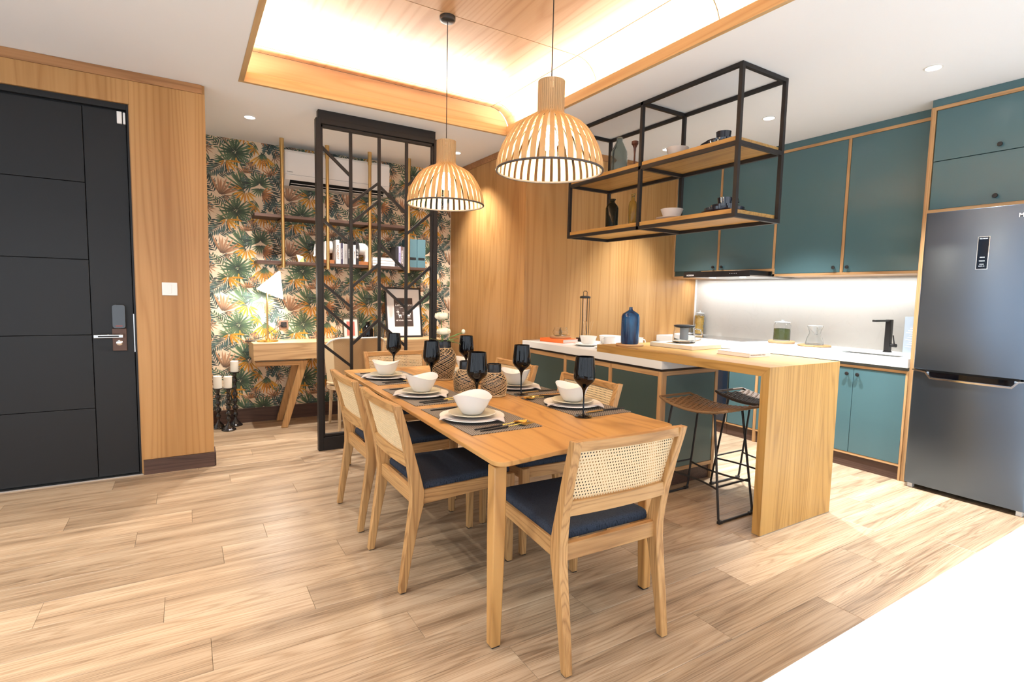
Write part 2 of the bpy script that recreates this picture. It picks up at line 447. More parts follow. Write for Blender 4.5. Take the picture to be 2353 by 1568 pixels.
# ---- floor: slab with individual oak planks lying on it, and the white glossy strip on the camera side
fl = structure('floor', MB().box(-4.2, 5.45, 1.0, 6.2, -0.06, -0.012), M_GROOVE, smooth=False)
PW, PL = 0.205, 1.22
def plank_mesh(L):
    g, c, h = 0.0006, 0.0012, 0.012
    b = MB()
    o = [(-L / 2 + g, -PW / 2 + g), (L / 2 - g, -PW / 2 + g), (L / 2 - g, PW / 2 - g), (-L / 2 + g, PW / 2 - g)]
    i = [(-L / 2 + g + c, -PW / 2 + g + c), (L / 2 - g - c, -PW / 2 + g + c), (L / 2 - g - c, PW / 2 - g - c), (-L / 2 + g + c, PW / 2 - g - c)]
    b.loft([[(x, y, -h) for x, y in o], [(x, y, -c * .6) for x, y in o], [(x, y, 0) for x, y in i]])
    return b.mesh('plank', [FLOORW], smooth=False)
pm = plank_mesh(PL)
row = 0
yy = 1.03 + PW / 2
offs = [0.31, 0.92, 0.12, 0.55, 1.08, 0.36, 0.75, 0.2, 0.98, 0.44, 0.66, 0.05]
while yy < 6.05:
    x = -2.75 + offs[row % 12] - PL * 0.5
    while x - PL / 2 < 5.25:
        o = bpy.data.objects.new('plank', pm); o.parent = fl; o.location = (x, yy, 0); link(o)
        x += PL
    yy += PW; row += 1
M_TILE = mat('white_gloss_floor', (0.86, 0.86, 0.86), 0.25)
structure('floor_strip', MB().box(-4.2, 5.45, -3.2, 1.03, -0.06, 0.001), M_TILE, smooth=False, label='plain white glossy floor beyond the oak planks')

# ---- ceiling with the rectangular opening of the coffer
CX0, CX1, CY0, CY1 = 0.358, 2.572, -0.12, 4.335
structure('ceiling', MB().box(-4.2, CX0, -3.2, 6.2, CH, CH + .04).box(CX1, 5.45, -3.2, 6.2, CH, CH + .04)
          .box(CX0, CX1, CY1, 6.2, CH, CH + .04).box(CX0, CX1, -3.2, CY0, CH, CH + .04), M_CEIL, smooth=False)
# fascia boards round the opening
FT = 2.89
t = structure('trim_1', MB().box(CX0, CX1, CY1 - .03, CY1, CH - .004, FT), FASCIA['x'], bevel=.0015)
t = structure('trim_2', MB().box(CX1 - .03, CX1, CY0, CY1 - .0301, CH - .004, FT), FASCIA['y'], bevel=.0015)
t = structure('trim_3', MB().box(CX0, CX0 + .034, CY0, CY1 - .0301, CH - .004, FT), FASCIA['y'], bevel=.0015)
t = structure('trim_4', MB().box(CX0 + .034, CX1 - .03, CY0, CY0 + .03, CH - .004, FT), FASCIA['x'], bevel=.0015)
# wooden vault: flat panels, quarter-round side panels, end boards
vault = structure('ceiling_vault', MB().box(0.20, 2.74, -0.22, 4.56, 3.112, 3.15).box(0.14, 0.16, -0.22, 4.56, CH + .04, 3.14).box(2.77, 2.79, -0.22, 4.56, CH + .04, 3.14), M_GROOVE, smooth=False)
VX0, VX1, VZ = 0.457, 2.473, 3.10
SEAM = [-0.20, 1.05, 2.115, 3.19, 4.35, 4.47]
G = 0.0035
for a, b in zip(SEAM, SEAM[1:]):
    part('vault_panel', MB().box(VX0 + G, VX1 - G, a + G, b - G, VZ, VZ + .005), VAULT['y'], vault, smooth=False)
    for sx, x0 in ((1, VX1), (-1, VX0)):
        rings = []
        for y in (a + G, b - G):
            outer, inner = [], []
            for k in range(15):
                th = PI / 2 * k / 14
                inner.append((x0 + sx * (0.20 * math.sin(th) + G * (1 - k / 14)), y, 2.88 + 0.22 * math.cos(th)))
                outer.append((x0 + sx * (0.205 * math.sin(th) + G * (1 - k / 14)), y, 2.88 + 0.225 * math.cos(th)))
            rings.append(inner + outer[::-1])
        part('vault_panel', MB().loft(rings), VAULT['y'], vault, ang=30)
def end_board(y0, y1):
    pts = []
    for k in range(15):
        th = PI / 2 * k / 14; pts.append((VX1 + 0.199 * math.sin(th), 2.86 + 0.239 * math.cos(th)))
    pts = [(VX0 - (p[0] - VX1), p[1]) for p in reversed(pts)] + pts
    ring = lambda y: [(x, y, z) for x, z in pts]
    return MB().loft([ring(y0), ring(y1)])
part('end_board', end_board(4.47, 4.485), VAULT['x'], vault, ang=30)
part('end_board', end_board(-.215, -.20), VAULT['x'], vault, ang=30)

# ---- left wall: honey veneer wing wall with the entrance door
WY = 4.59
wl = structure('wall_left', MB().box(-4.2, -1.28, WY + .002, WY + .14, 0, CH).box(-1.28, -.30, WY + .002, WY + .14, 2.60, CH).box(-.30, .158, WY + .002, WY + .14, 0, CH), HONEY['z'], smooth=False)
for x0, x1, z0, z1 in ((-.294, .158, .109, 2.756), (-1.2785, -.2945, 2.60, 2.756), (-2.5, -1.2795, .109, 2.756)):
    part('veneer_panel', MB().box(x0, x1, WY - .016, WY + .002, z0, z1), HONEY['z'], wl, bevel=.001)
structure('trim_5', MB().box(-4.2, .14, WY - .020, WY + .01, 2.757, CH - .001), wood('trim_brown', (0.28, 0.125, 0.045), (0.38, 0.18, 0.07), (0.46, 0.23, 0.095), axis='x', grain=5, stretch=.05), bevel=.001)
structure('baseboard_left', MB().box(-.288, .162, WY - .028, WY + .02, 0, .108).box(.1585, .17, WY - .02, WY + .14, 0, .108), DARKW['x'], bevel=.001)
# door
d = structure('door_1', MB().box(-1.27, -.302, WY + .045, WY + .07, .006, 2.565), M_GROOVE, smooth=False)
DZ = [.012, .507, 1.02, 1.534, 2.05, 2.553]
for a, b in zip(DZ, DZ[1:]):
    part('door_panel', MB().box(-1.262, -.556, WY + .028, WY + .05, a + .002, b - .002), M_DOOR, d, bevel=.0015)
part('door_panel', MB().box(-.5515, -.318, WY + .028, WY + .05, .012, 2.553), M_DOOR, d, bevel=.0015)
part('door_frame', MB().box(-.312, -.296, WY + .005, WY + .09, 0, 2.60).box(-1.28, -.312, WY + .005, WY + .09, 2.562, 2.60).box(-1.28, -1.266, WY + .005, WY + .09, 0, 2.562), M_DOOR, d, bevel=.001)
part('threshold', MB().box(-1.28, -.295, WY - .006, WY + .09, 0, .006), M_STEEL, d)
lb = part('smart_lock', MB().prism(rrect(-.438, -.360, -.085, .085, .018), 0, .03).xform(Matrix.Translation((0, WY + .028, 1.147)) @ Matrix.Rotation(PI / 2, 4, 'X')), mat('lock_black', (0.02, 0.02, 0.022), 0.15, coat=.6), d, bevel=.004, label='black keypad cover of the door lock')
part('lock_badge', MB().box(-.418, -.380, WY - .0035, WY - .0015, 1.079, 1.083), mat('lock_red', (.5, .05, .02), .5), lb)
part('lock_plate', MB().box(-.442, -.360, WY + .016, WY + .03, .905, 1.062), mat('bronze_plate', (.10, .055, .04), .3, .7), d, bevel=.002, label='brown bronze escutcheon plate')
h = part('door_handle', MB().tube([(-.392, WY + .02, 1.012), (-.392, WY - .03, 1.012)], .014, 16).box(-.54, -.375, WY - .042, WY - .028, 1.0, 1.024), M_STEEL, d, bevel=.003, label='satin steel lever handle')
part('handle_inset', MB().box(-.515, -.40, WY - .044, WY - .0415, 1.008, 1.016), M_GROOVE, h)
kc = MB().lathe([(0, 0), (.019, 0), (.019, .006), (.013, .010), (0, .010)], 24).xform(Matrix.Translation((-.402, WY + .017, .962)) @ Matrix.Rotation(PI / 2, 4, 'X'))
part('key_cylinder', kc, M_CHROME, d)
part('strike_plate', MB().box(-.3185, -.3125, WY + .015, WY + .028, .895, 1.165), M_STEEL, d)
part('door_sensor', MB().box(-.366, -.338, WY + .008, WY + .03, 2.468, 2.548), M_WPLAST, d, bevel=.003, label='white alarm contact on the door')
part('door_sensor', MB().box(-.332, -.318, WY + .010, WY + .03, 2.468, 2.545), M_WPLAST, d, bevel=.003)
part('closer_rail', MB().box(-1.2, -.34, WY + .022, WY + .03, 2.566, 2.574), M_CHROME, d)
sw = thing('light_switch', 'square white light switch plate on the wood wall beside the black door', 'switch', (-.094, WY - .016, 1.298))
part('plate', MB().box(-.141, -.047, WY - .024, WY - .0155, 1.30, 1.393), M_WPLAST, sw, bevel=.003)
part('rocker', MB().box(-.105, -.083, WY - .0265, WY - .0235, 1.315, 1.378), M_WPLAST, sw, bevel=.001)

# ---- back wall with leaf wallpaper
BY = 5.97
wb = structure('wall_back', MB().box(-1.0, 5.45, BY, BY + .1, 0, CH), mat('wallpaper_ground', lintex(226, 205, 178), 0.7), smooth=False)
structure('baseboard_back', MB().box(-.6, 2.77, BY - .016, BY, 0, .143), DARKW['x'], bevel=.002)
# glazed walls behind and left of the camera (never in frame): plain piers, the sky lights the room between them
wf = MB().box(-4.3, 5.45, -3.3, -3.2, 2.55, CH).box(-4.3, 5.45, -3.3, -3.2, 0, .1)
for x in (-4.2, -2.2, -.6, 1.0, 2.6, 4.3): wf.box(x - .22, x + .22, -3.3, -3.2, .1, 2.55)
structure('wall_front', wf, M_CEIL, smooth=False)
wf = MB().box(-4.3, -4.2, -3.2, 4.6, 2.55, CH).box(-4.3, -4.2, -3.2, 4.6, 0, .1)
for y in (-3.0, -1.2, .4, 2.1, 4.2): wf.box(-4.3, -4.2, y - .25, y + .25, .1, 2.55)
structure('wall_window_side', wf, M_CEIL, smooth=False)
structure('wall_leak_block', MB().box(-.62, -.60, WY + .14, BY, 0, CH), M_CEIL, smooth=False)  # unseen side wall, added to stop sky light leaking into the study

def wallpaper():
    GR = [lintex(92, 120, 86), lintex(78, 106, 78), lintex(112, 138, 100)]
    DG = [lintex(84, 110, 102), lintex(92, 118, 118), lintex(68, 90, 84), lintex(52, 68, 66)]
    OR = [lintex(236, 166, 40), lintex(228, 150, 48), lintex(240, 180, 70)]
    PK = [lintex(200, 150, 112), lintex(188, 136, 98), lintex(206, 160, 124)]
    OP = [lintex(205, 132, 78), lintex(214, 142, 80)]
    LG = [lintex(120, 142, 112)]
    DK = lintex(36, 42, 42)
    rw = random.Random(11)
    V, Fc, C = [], [], []
    def blade(x, y, ang, L, w, cols, lay, root=0.0, dark=True, curve=0.0):
        w *= .68
        col = rw.choice(cols); dk = DK if dark else tuple(c * .55 for c in col)
        n = 4; ts = (root, root + (1 - root) * .35, root + (1 - root) * .72, 1.0); ws = (.10, .5, .42, 0.0)
        base = len(V); a = math.radians(ang)
        for i, (tt, ww) in enumerate(zip(ts, ws)):
            aa = a + curve * tt
            px_, py_ = x + L * tt * math.cos(aa), y - L * tt * math.sin(aa)
            nx, ny = math.sin(aa), math.cos(aa)
            mixv = min(1, .12 + 1.6 * (tt - root) / (1 - root + 1e-6))
            cc = tuple(dk[k] * (1 - mixv) + col[k] * mixv for k in range(3))
            for s, sh in ((-1, .80), (0, .62), (1, 1.1)):
                V.append((px_ + nx * s * w * ww, py_ + ny * s * w * ww, lay)); C.append(tuple(c * sh for c in cc))
        for i in range(n - 1):
            for j in range(2):
                p = base + i * 3 + j
                Fc.append((p, p + 1, p + 4, p + 3))
    def fan(x, y, a0, a1, n, L, w, cols, lay, root=.06, jit=.14, **k):
        for i in range(n):
            a = a0 + (a1 - a0) * (i / (n - 1) if n > 1 else .5)
            blade(x, y, a + rw.uniform(-3, 3), L * rw.uniform(1 - jit, 1 + jit * .4), w * rw.uniform(.85, 1.1), cols, lay, root, **k)
    def feather(x, y, ang, L, n, ll, w, cols, lay, taper=True):
        a = math.radians(ang)
        blade(x, y, ang, L, 7, [DK], lay, dark=True)
        for i in range(n):
            t = .12 + .88 * i / (n - 1); qx, qy = x + L * t * math.cos(a), y - L * t * math.sin(a)
            k = (1 - .55 * t) if taper else 1
            for s in (1, -1): blade(qx, qy, ang + s * 48 + rw.uniform(-5, 5), ll * k * rw.uniform(.85, 1.15), w * 1.45, cols, lay)
    # one repeat of the print, in tile pixels (1100 x 1030, y down)
    feather(430, 380, 222, 420, 11, 190, 26, DG, 1)
    feather(860, 580, 128, 330, 9, 190, 26, DG, 1)
    feather(1000, 830, 300, 420, 10, 210, 30, DG, 2)
    feather(230, 980, 118, 400, 9, 190, 30, DG, 2)
    feather(60, 860, 250, 300, 7, 200, 34, DG, 2)
    feather(1090, 690, 60, 330, 8, 180, 26, DG, 1)
    feather(860, 1000, 250, 260, 8, 160, 26, GR, 2)
    feather(330, 190, 130, 260, 6, 120, 22, GR, 2)
    feather(250, 640, 20, 260, 8, 120, 22, DG, 1)
    feather(560, 900, 262, 260, 8, 130, 22, GR, 1)
    feather(760, 470, 330, 300, 8, 130, 22, DG, 1)
    feather(180, 420, 160, 260, 8, 130, 22, GR, 1)
    feather(1040, 420, 100, 240, 7, 120, 22, DG, 1)
    feather(480, 1010, 200, 260, 7, 120, 22, DG, 1)
    fan(90, 200, -120, 80, 8, 150, 26, PK, 3)
    fan(700, 560, 20, 200, 10, 140, 22, OP, 3)
    feather(740, 690, 130, 260, 8, 70, 22, PK, 3)
    fan(1120, 560, 40, 190, 8, 190, 30, OP, 3)
    fan(700, 860, 95, 175, 7, 400, 56, GR, 4)
    fan(610, 740, 60, 130, 4, 230, 46, GR, 4)
    fan(700, 870, 180, 250, 4, 250, 44, GR, 4)
    fan(800, 720, 130, 250, 10, 210, 34, DG, 5)
    fan(545, 220, -190, 30, 15, 300, 52, GR, 6)
    fan(545, 200, 30, 170, 9, 270, 46, GR, 6)
    fan(930, 730, -25, 205, 15, 240, 44, GR, 7)
    fan(930, 800, 200, 345, 10, 170, 36, LG + GR, 6)
    fan(380, 370, 150, 205, 5, 190, 34, GR, 6)
    fan(420, 400, 55, 120, 5, 330, 44, GR, 5)
    fan(300, 990, 25, 112, 7, 340, 56, PK, 8)
    fan(330, 1000, -40, 10, 3, 190, 26, PK, 8, dark=True)
    fan(400, 375, -75, 0, 4, 230, 50, OR, 9, dark=False)
    fan(380, 370, 215, 240, 2, 130, 30, OR, 9, dark=False)
    fan(560, 375, -10, 190, 3, 80, 36, OR, 9, dark=False)
    fan(700, 865, 205, 330, 7, 230, 46, OR, 9, dark=False, root=.2)
    fan(660, 850, 150, 175, 2, 150, 28, OR, 9, dark=False)
    fan(990, 175, 222, 320, 9, 310, 44, OR, 9, dark=False, root=.25)
    fan(990, 165, 230, 310, 8, 150, 34, GR, 10)
    fan(960, 900, -70, 50, 8, 210, 36, OP, 9)
    fan(870, 1130, 150, 300, 5, 150, 36, OR, 9, dark=False)
    fan(820, 330, 215, 300, 6, 170, 30, PK, 4)
    TW, TH = 0.612, 0.566
    sx, sz = TW / 1100, TH / 1030
    # tile anchors: dark fan centre (545,220) sits at world x .45, z 2.70
    ox, oz = .45 - 545 * sx, 2.69 + 220 * sz
    vs, fs, cs = [], [], []
    for i in range(-1, 5):
        for j in range(-1, 6):
            o = len(vs)
            for (x, y, l), c in zip(V, C):
                vs.append((ox + i * TW + x * sx, -.00022 * l - .0002, oz - j * TH - y * sz)); cs.append(c)
            fs += [tuple(q + o for q in f) for f in Fc]
    # small per-blade offset keeps overlapping blades apart
    nb = len(V) // 12
    for b in range(len(vs) // 12):
        e = -.0000012 * (b % nb)
        for q in range(12):
            v = vs[b * 12 + q]; vs[b * 12 + q] = (v[0], v[1] + e, v[2])
    X0, X1, Z0, Z1 = -.35, 2.768, .144, CH - .001
    keep = []
    for f in fs:
        if all(X0 < vs[i][0] < X1 + .1 and Z0 - .25 < vs[i][2] < Z1 + .25 for i in f): keep.append(f)
    cl = lambda v: (min(max(v[0], X0), X1), v[1], min(max(v[2], Z0), Z1))
    me = bpy.data.meshes.new('printed_leaves'); me.from_pydata([cl(v) for v in vs], [], keep)
    at = me.color_attributes.new('print', 'FLOAT_COLOR', 'POINT')
    at.data.foreach_set('color', [k for c in cs for k in (*c, 1.0)])
    me.materials.append(M_PRINT)
    o = bpy.data.objects.new('printed_leaves', me); o.parent = wb; o.location = (0, BY, 0); o['kind'] = 'stuff'
    o['label'] = 'tropical leaf print of green, pink and orange palm fans'
    link(o)
wallpaper()

# ---- wood clad block on the right of the study, continuing behind the kitchen
BX, KY = 2.775, 4.30
wm = structure('wall_middle', MB().box(BX + .01, 5.45, KY + .01, BY, 0, CH), M_GROOVE, smooth=False)
for y0, y1 in ((KY - .002, 5.12), (5.1212, BY)):
    part('veneer_panel', MB().box(BX, BX + .012, y0, y1, 0, 2.756), HONEY['z'], wm, smooth=False)
for x0, x1 in ((BX + .012, 3.61), (3.6112, 4.41), (4.4112, 5.24)):
    part('veneer_panel', MB().box(x0, x1, KY - .002, KY + .01, 0, 2.756), HONEY['z'], wm, smooth=False)
structure('trim_6', MB().box(BX - .006, BX + .012, KY - .006, BY, 2.757, CH - .001).box(BX - .006, 4.82, KY - .008, KY + .01, 2.757, CH - .001), wood('trim_brown', (0, 0, 0), (0, 0, 0), (0, 0, 0)), bevel=.001)
# ---- kitchen wall and backsplash
KX = 5.25
wk = structure('wall_right', MB().box(KX, KX + .12, -3.2, KY + .01, 0, CH), M_CEIL, smooth=False)
part('backsplash', MB().box(KX - .012, KX, 1.80, KY - .003, .94, 1.60), M_SPLASH, wk, label='smooth greige stone backsplash slab')
part('corner_profile', MB().box(KX - .032, KX - .012, KY - .014, KY - .003, .94, 1.59), M_WPLAST, wk, label='white corner profile')

# ---- recessed downlights
DL = [(0.508, 5.152, 'round recessed downlight in the ceiling left of the black screen', 170),
      (2.44, 5.131, 'round recessed downlight behind the far pendant near the wood wall', 170),
      (4.075, 3.777, 'round recessed downlight behind the hanging rack, farthest in the kitchen', 300, 1.35, (.92, .97, 1)),
      (4.035, 2.68, 'round recessed downlight seen through the right end of the hanging rack', 450, 1.4, (.92, .97, 1)),
      (3.997, 1.562, 'round recessed downlight in the white ceiling near the fridge cabinet', 470, 1.4, (.92, .97, 1))]
def downlight(x, y, lab, pw, sz=1.75, col=(1, .965, .92)):
    t = thing('ceiling_light', lab, 'downlight', (x, y, CH), 0, 'recessed ceiling downlights')
    part('trim_ring', MB().lathe([(.046, -.0005), (.05, -.004), (.042, -.006), (.040, -.001)], 32, (x, y, CH)), M_WPLAST, t)
    part('lens', MB().lathe([(0, -.0025), (.040, -.0025)], 32, (x, y, CH)), M_LED, t)
    spot('downlight_lamp', (x, y, CH - .02), pw, sz, 0.8, col, t)
for a in DL: downlight(*a)
# rows carry on without fixtures; left-hand spots are added to brighten the floor
for x, y, p in ((4.0, .45, 170), (4.0, -.7, 130), (-.9, 3.3, 150), (-1.3, 1.9, 260), (-.9, .3, 130), (1.4, -1.2, 110), (1.45, 5.14, 110)):
    spot('downlight_lamp', (x, y, CH - .02), p, 2.0, 0.9, (1, .95, .88))

# ================================================================== FURNITURE
# ---- black steel room divider
sc = thing('room_divider', 'tall black steel open screen with branching diagonal bars beside the desk', 'screen', (1.46, 4.62, 0))
part('head_beam', MB().box(.952, 1.975, 4.60, 4.66, 2.748, CH - .0005), M_BRONZEB, sc, bevel=.001)
for x0, x1 in ((.932, .972), (1.958, 2.0)):
    part('post', MB().box(x0, x1, 4.59, 4.65, 0, 2.75), M_BRONZEB, sc, bevel=.002)
for x0, x1 in ((.972, .987), (1.943, 1.958)):
    part('inner_post', MB().box(x0, x1, 4.60, 4.64, .135, 2.705), M_BRONZEB, sc, bevel=.001)
part('top_rail', MB().box(.972, 1.958, 4.59, 4.65, 2.712, 2.75).box(.972, 1.958, 4.60, 4.64, 2.685, 2.705), M_BRONZEB, sc, bevel=.001)
part('bottom_rail', MB().box(.972, 1.958, 4.59, 4.65, 0, .112).box(.972, 1.958, 4.60, 4.64, .118, .138), M_BRONZEB, sc, bevel=.001)
for x in (1.216, 1.460, 1.708):
    part('upright', MB().box(x - .012, x + .012, 4.608, 4.632, .138, 2.686), M_BRONZEB, sc, bevel=.001)
for x0, z0, x1, z1 in [(0.984, 2.529, 1.204, 2.337), (0.979, 1.949, 1.202, 1.77), (0.975, 1.425, 1.199, 1.235), (0.973, 1.241, 1.198, 1.038), (0.97, 0.913, 1.2, 0.721), (1.229, 2.11, 1.449, 2.296), (1.228, 1.943, 1.449, 2.141), (1.222, 1.396, 1.445, 1.591), (1.22, 0.902, 1.445, 1.103), (1.472, 2.266, 1.694, 2.077), (1.469, 1.773, 1.692, 1.564), (1.469, 1.425, 1.69, 1.232), (1.469, 1.08, 1.691, 0.883), (1.717, 2.315, 1.936, 2.513), (1.715, 1.887, 1.931, 2.077), (1.714, 1.393, 1.931, 1.591), (1.711, 1.161, 1.933, 1.358)]:
    dx, dz = (x1 - x0) * .04, (z1 - z0) * .04
    part('diagonal_bar', MB().bar((x0 - dx, 4.62, z0 - dz), (x1 + dx, 4.62, z1 + dz), .022, .022, up=(0, 1, 0)), M_BRONZEB, sc)

# ---- hanging rack
R0, R1, Q0, Q1, Q2 = 2.962, 3.418, 2.165, 3.00, 3.86
rk = thing('hanging_rack', 'black steel rack with two oak shelves hung from the kitchen ceiling', 'shelf', ((R0 + R1) / 2, (Q0 + Q2) / 2, 1.875))
s = .026
for x in (R0, R1):
    for y in (Q0, Q1, Q2):
        part('post', MB().box(x - s / 2, x + s / 2, y - s / 2, y + s / 2, 1.875, CH - .001), M_BRONZEB, rk, bevel=.001)
for z in (1.888, 2.335, CH - .015):
    for x in (R0, R1):
        part('rail', MB().box(x - s / 2, x + s / 2, Q0 + s / 2, Q2 - s / 2, z - s / 2, z + s / 2), M_BRONZEB, rk, bevel=.001)
    for y in (Q0, Q1, Q2):
        part('cross_rail', MB().box(R0 + s / 2, R1 - s / 2, y - s / 2, y + s / 2, z - s / 2, z + s / 2), M_BRONZEB, rk, bevel=.001)
for z in (1.901, 2.348):
    for a, b in ((Q0, Q1), (Q1, Q2)):
        part('shelf_board', MB().box(R0 - .004, R1 + .004, a + s / 2 + .001, b - s / 2 - .001, z, z + .030), BARW['y'], rk, bevel=.0015)
Z1, Z2 = 1.9315, 2.3785
def bottle(name, label, prof, m, loc, inner=True):
    single(name, MB().lathe(prof, 32, loc), m, label, 'bottle')
bottle('glass_bottle', 'smoky grey glass bottle on the upper rack shelf, beside a brown candlestick',
       [(0.0, 0.0024), (0.0598, 0.0024), (0.069, 0.0146), (0.0713, 0.1586), (0.0667, 0.2074), (0.0414, 0.2623), (0.0253, 0.2928), (0.0242, 0.3196), (0.0299, 0.3245), (0.023, 0.3245), (0.0207, 0.2928), (0.0368, 0.2586), (0.0621, 0.205), (0.0667, 0.1586), (0.0644, 0.0195), (0.0, 0.0146)], M_SMOKE, (3.17, 3.47, Z2))
bottle('glass_bottle', 'dark brown glass bottle with flared lip on the lower rack shelf',
       [(0.0, 0.0011), (0.044, 0.0011), (0.0528, 0.011), (0.055, 0.1815), (0.0484, 0.2035), (0.0242, 0.231), (0.0209, 0.2442), (0.0286, 0.2552), (0.0308, 0.2607), (0.0242, 0.2618), (0.0176, 0.2442), (0.044, 0.198), (0.0506, 0.176), (0.0484, 0.0154), (0.0, 0.011)], M_DKGREEN, (3.14, 3.50, Z1))
bottle('glass_bottle', 'slim yellow glass bottle on the lower rack shelf behind a post',
       [(0.0, 0.0011), (0.0273, 0.0011), (0.0315, 0.009), (0.0347, 0.168), (0.0294, 0.196), (0.0158, 0.2128), (0.0147, 0.252), (0.0199, 0.2598), (0.0199, 0.2643), (0.0126, 0.2643), (0.0126, 0.2128), (0.0273, 0.1904), (0.0305, 0.168), (0.0273, 0.0134), (0.0, 0.0112)], M_YELG, (3.12, 3.23, Z1))
single('candlestick', MB().lathe([(0, 0), (.050, 0), (.050, .006), (.02, .015), (.008, .05), (.007, .15), (.011, .20), (.022, .225), (.028, .23), (.028, .252), (.02, .255), (0, .245)], 28, (3.17, 3.285, Z2)),
       mat('dark_mahogany', (.10, .028, .015), .3), 'dark brown turned wooden candlestick on the upper rack shelf', 'candlestick')
def bowl_prof(r0, r1, h, t=.004):
    return [(0, 0), (r0, 0), (r1, h), (r1 - t, h + .001), (r0 - t * .5, t * 1.4), (0, t * 1.4)]
def plate_prof(r, h=.018, t=.004):
    return [(0, 0), (r * .62, 0), (r * .70, .004), (r, h), (r - .002, h + .003), (r * .70, .004 + t), (r * .6, t), (0, t)]
for z, w in ((Z2, 'upper'), (Z1, 'lower')):
    x = 3.13 if z == Z2 else 3.10
    single('plate', MB().lathe(plate_prof(.115), 40, (x, 2.80, z)), M_GREYG, f'pale grey plate under a bowl on the {w} rack shelf', 'plate')
    single('bowl', MB().lathe(bowl_prof(.055, .082, .072), 40, (x, 2.80, z + .0125)), M_GREYG, f'pale grey straight bowl standing on a plate on the {w} rack shelf', 'bowl')
# dark crockery stacks
def bpl(r, h=.03): return [(0, 0), (r * .72, 0), (r * .97, h * .45), (r, h), (r - .004, h), (r * .93, h * .5), (r * .7, .006), (0, .006)]
zz = Z2
for i, (r, h, n_) in enumerate(((.150, .028, 'lowest and widest'), (.118, .026, 'middle'))):
    single('dark_plate', MB().lathe(bpl(r, h), 44, (3.15, 2.42, zz + .001)), M_NAVYG, f'glossy navy black plate, {n_} of the stack on the upper rack shelf', 'plate'); zz += .022
single('dark_cup', MB().lathe(bowl_prof(.044, .050, .06), 32, (3.15, 2.42, zz + .008)), M_NAVYG, 'glossy navy cup topping the plate stack on the upper rack shelf', 'cup')
zz = Z1
for i, (r, h, n_) in enumerate(((.150, .02, 'flat bottom'), (.130, .034, 'deep second'), (.088, .03, 'small third'))):
    single('dark_plate', MB().lathe(bpl(r, h), 44, (3.16, 2.39, zz + .001)), M_NAVYG, f'glossy navy black plate, {n_} one of the stack on the lower rack shelf', 'plate'); zz += (.010, .026, .022)[i]
t = thing('dark_cup', 'glossy navy cup with handle topping the plate stack on the lower rack shelf', 'cup', (3.16, 2.39, zz + .006))
part('body', MB().lathe(bowl_prof(.042, .048, .052), 32, (3.16, 2.39, zz + .006)), M_NAVYG, t)
part('handle', MB().tube([(3.16 + .045 * .7, 2.39 - .045 * .7, zz + .048), (3.22, 2.33, zz + .050), (3.225, 2.325, zz + .03), (3.16 + .044 * .7, 2.39 - .044 * .7, zz + .02)], .005, 8), M_NAVYG, t)

# ---- peninsula cabinet
pn = thing('peninsula_cabinet', 'low green panelled cabinet with beech edging behind the dining table', 'cabinet', (3.11, 3.42, 0))
PX0, PX1, PY0 = 2.80, 3.405, 2.552
part('carcass', MB().box(PX0 + .012, PX1 - .004, PY0 + .012, KY - .004, .115, .842), mat('shadow_green', (.03, .05, .047), .5), pn)
part('toe_kick', MB().box(PX0 + .02, PX1 - .03, PY0 + .02, KY - .004, 0, .114), DARKW['y'], pn)
E_ = EDGEW
part('rail', MB().box(PX0, PX0 + .014, PY0, KY - .004, .810, .846).box(PX0, PX0 + .014, PY0, KY - .004, .114, .136), E_['y'], pn, bevel=.001)
part('rail', MB().box(PX0 + .014, PX1, PY0, PY0 + .014, .815, .846).box(PX0 + .014, PX1, PY0, PY0 + .014, .108, .136), E_['x'], pn, bevel=.001)
for y in (PY0 - .001, 3.058, 3.636, 4.203):
    part('stile', MB().box(PX0 - .001, PX0 + .014, y, y + .034, .10, .845), E_['z'], pn, bevel=.001)
part('stile', MB().box(PX0 + .0145, PX0 + .05, PY0 - .001, PY0 + .014, .10, .845), E_['z'], pn, bevel=.001)
part('stile', MB().box(PX1 - .03, PX1 + .002, PY0 - .001, PY0 + .03, 0, .845), E_['z'], pn, bevel=.001)
for y0, y1 in ((PY0 + .034, 3.056), (3.094, 3.634), (3.672, 4.20)):
    part('panel', MB().box(PX0 + .004, PX0 + .013, y0 + .002, y1 - .002, .138, .808), M_TEALM, pn)
part('panel', MB().box(PX0 + .052, PX1 - .034, PY0 + .003, PY0 + .013, .138, .813), mat('teal_lit_side', (.075, .125, .115), .3), pn)  # same lacquer again, lighter: light on the end panel put into the colour
single('worktop', MB().box(2.77, 3.46, 2.528, KY - .003, .867, .9245), M_QUARTZ, 'thick white stone worktop on the green peninsula cabinet', 'worktop', bevel=.002)
single('shadow_gap_strip', MB().box(PX0 + .006, PX1, PY0 + .006, KY - .004, .8465, .8665), mat('gap_brown', (.05, .03, .018), .7), 'recessed dark strip under the stone worktop of the peninsula', 'trim')

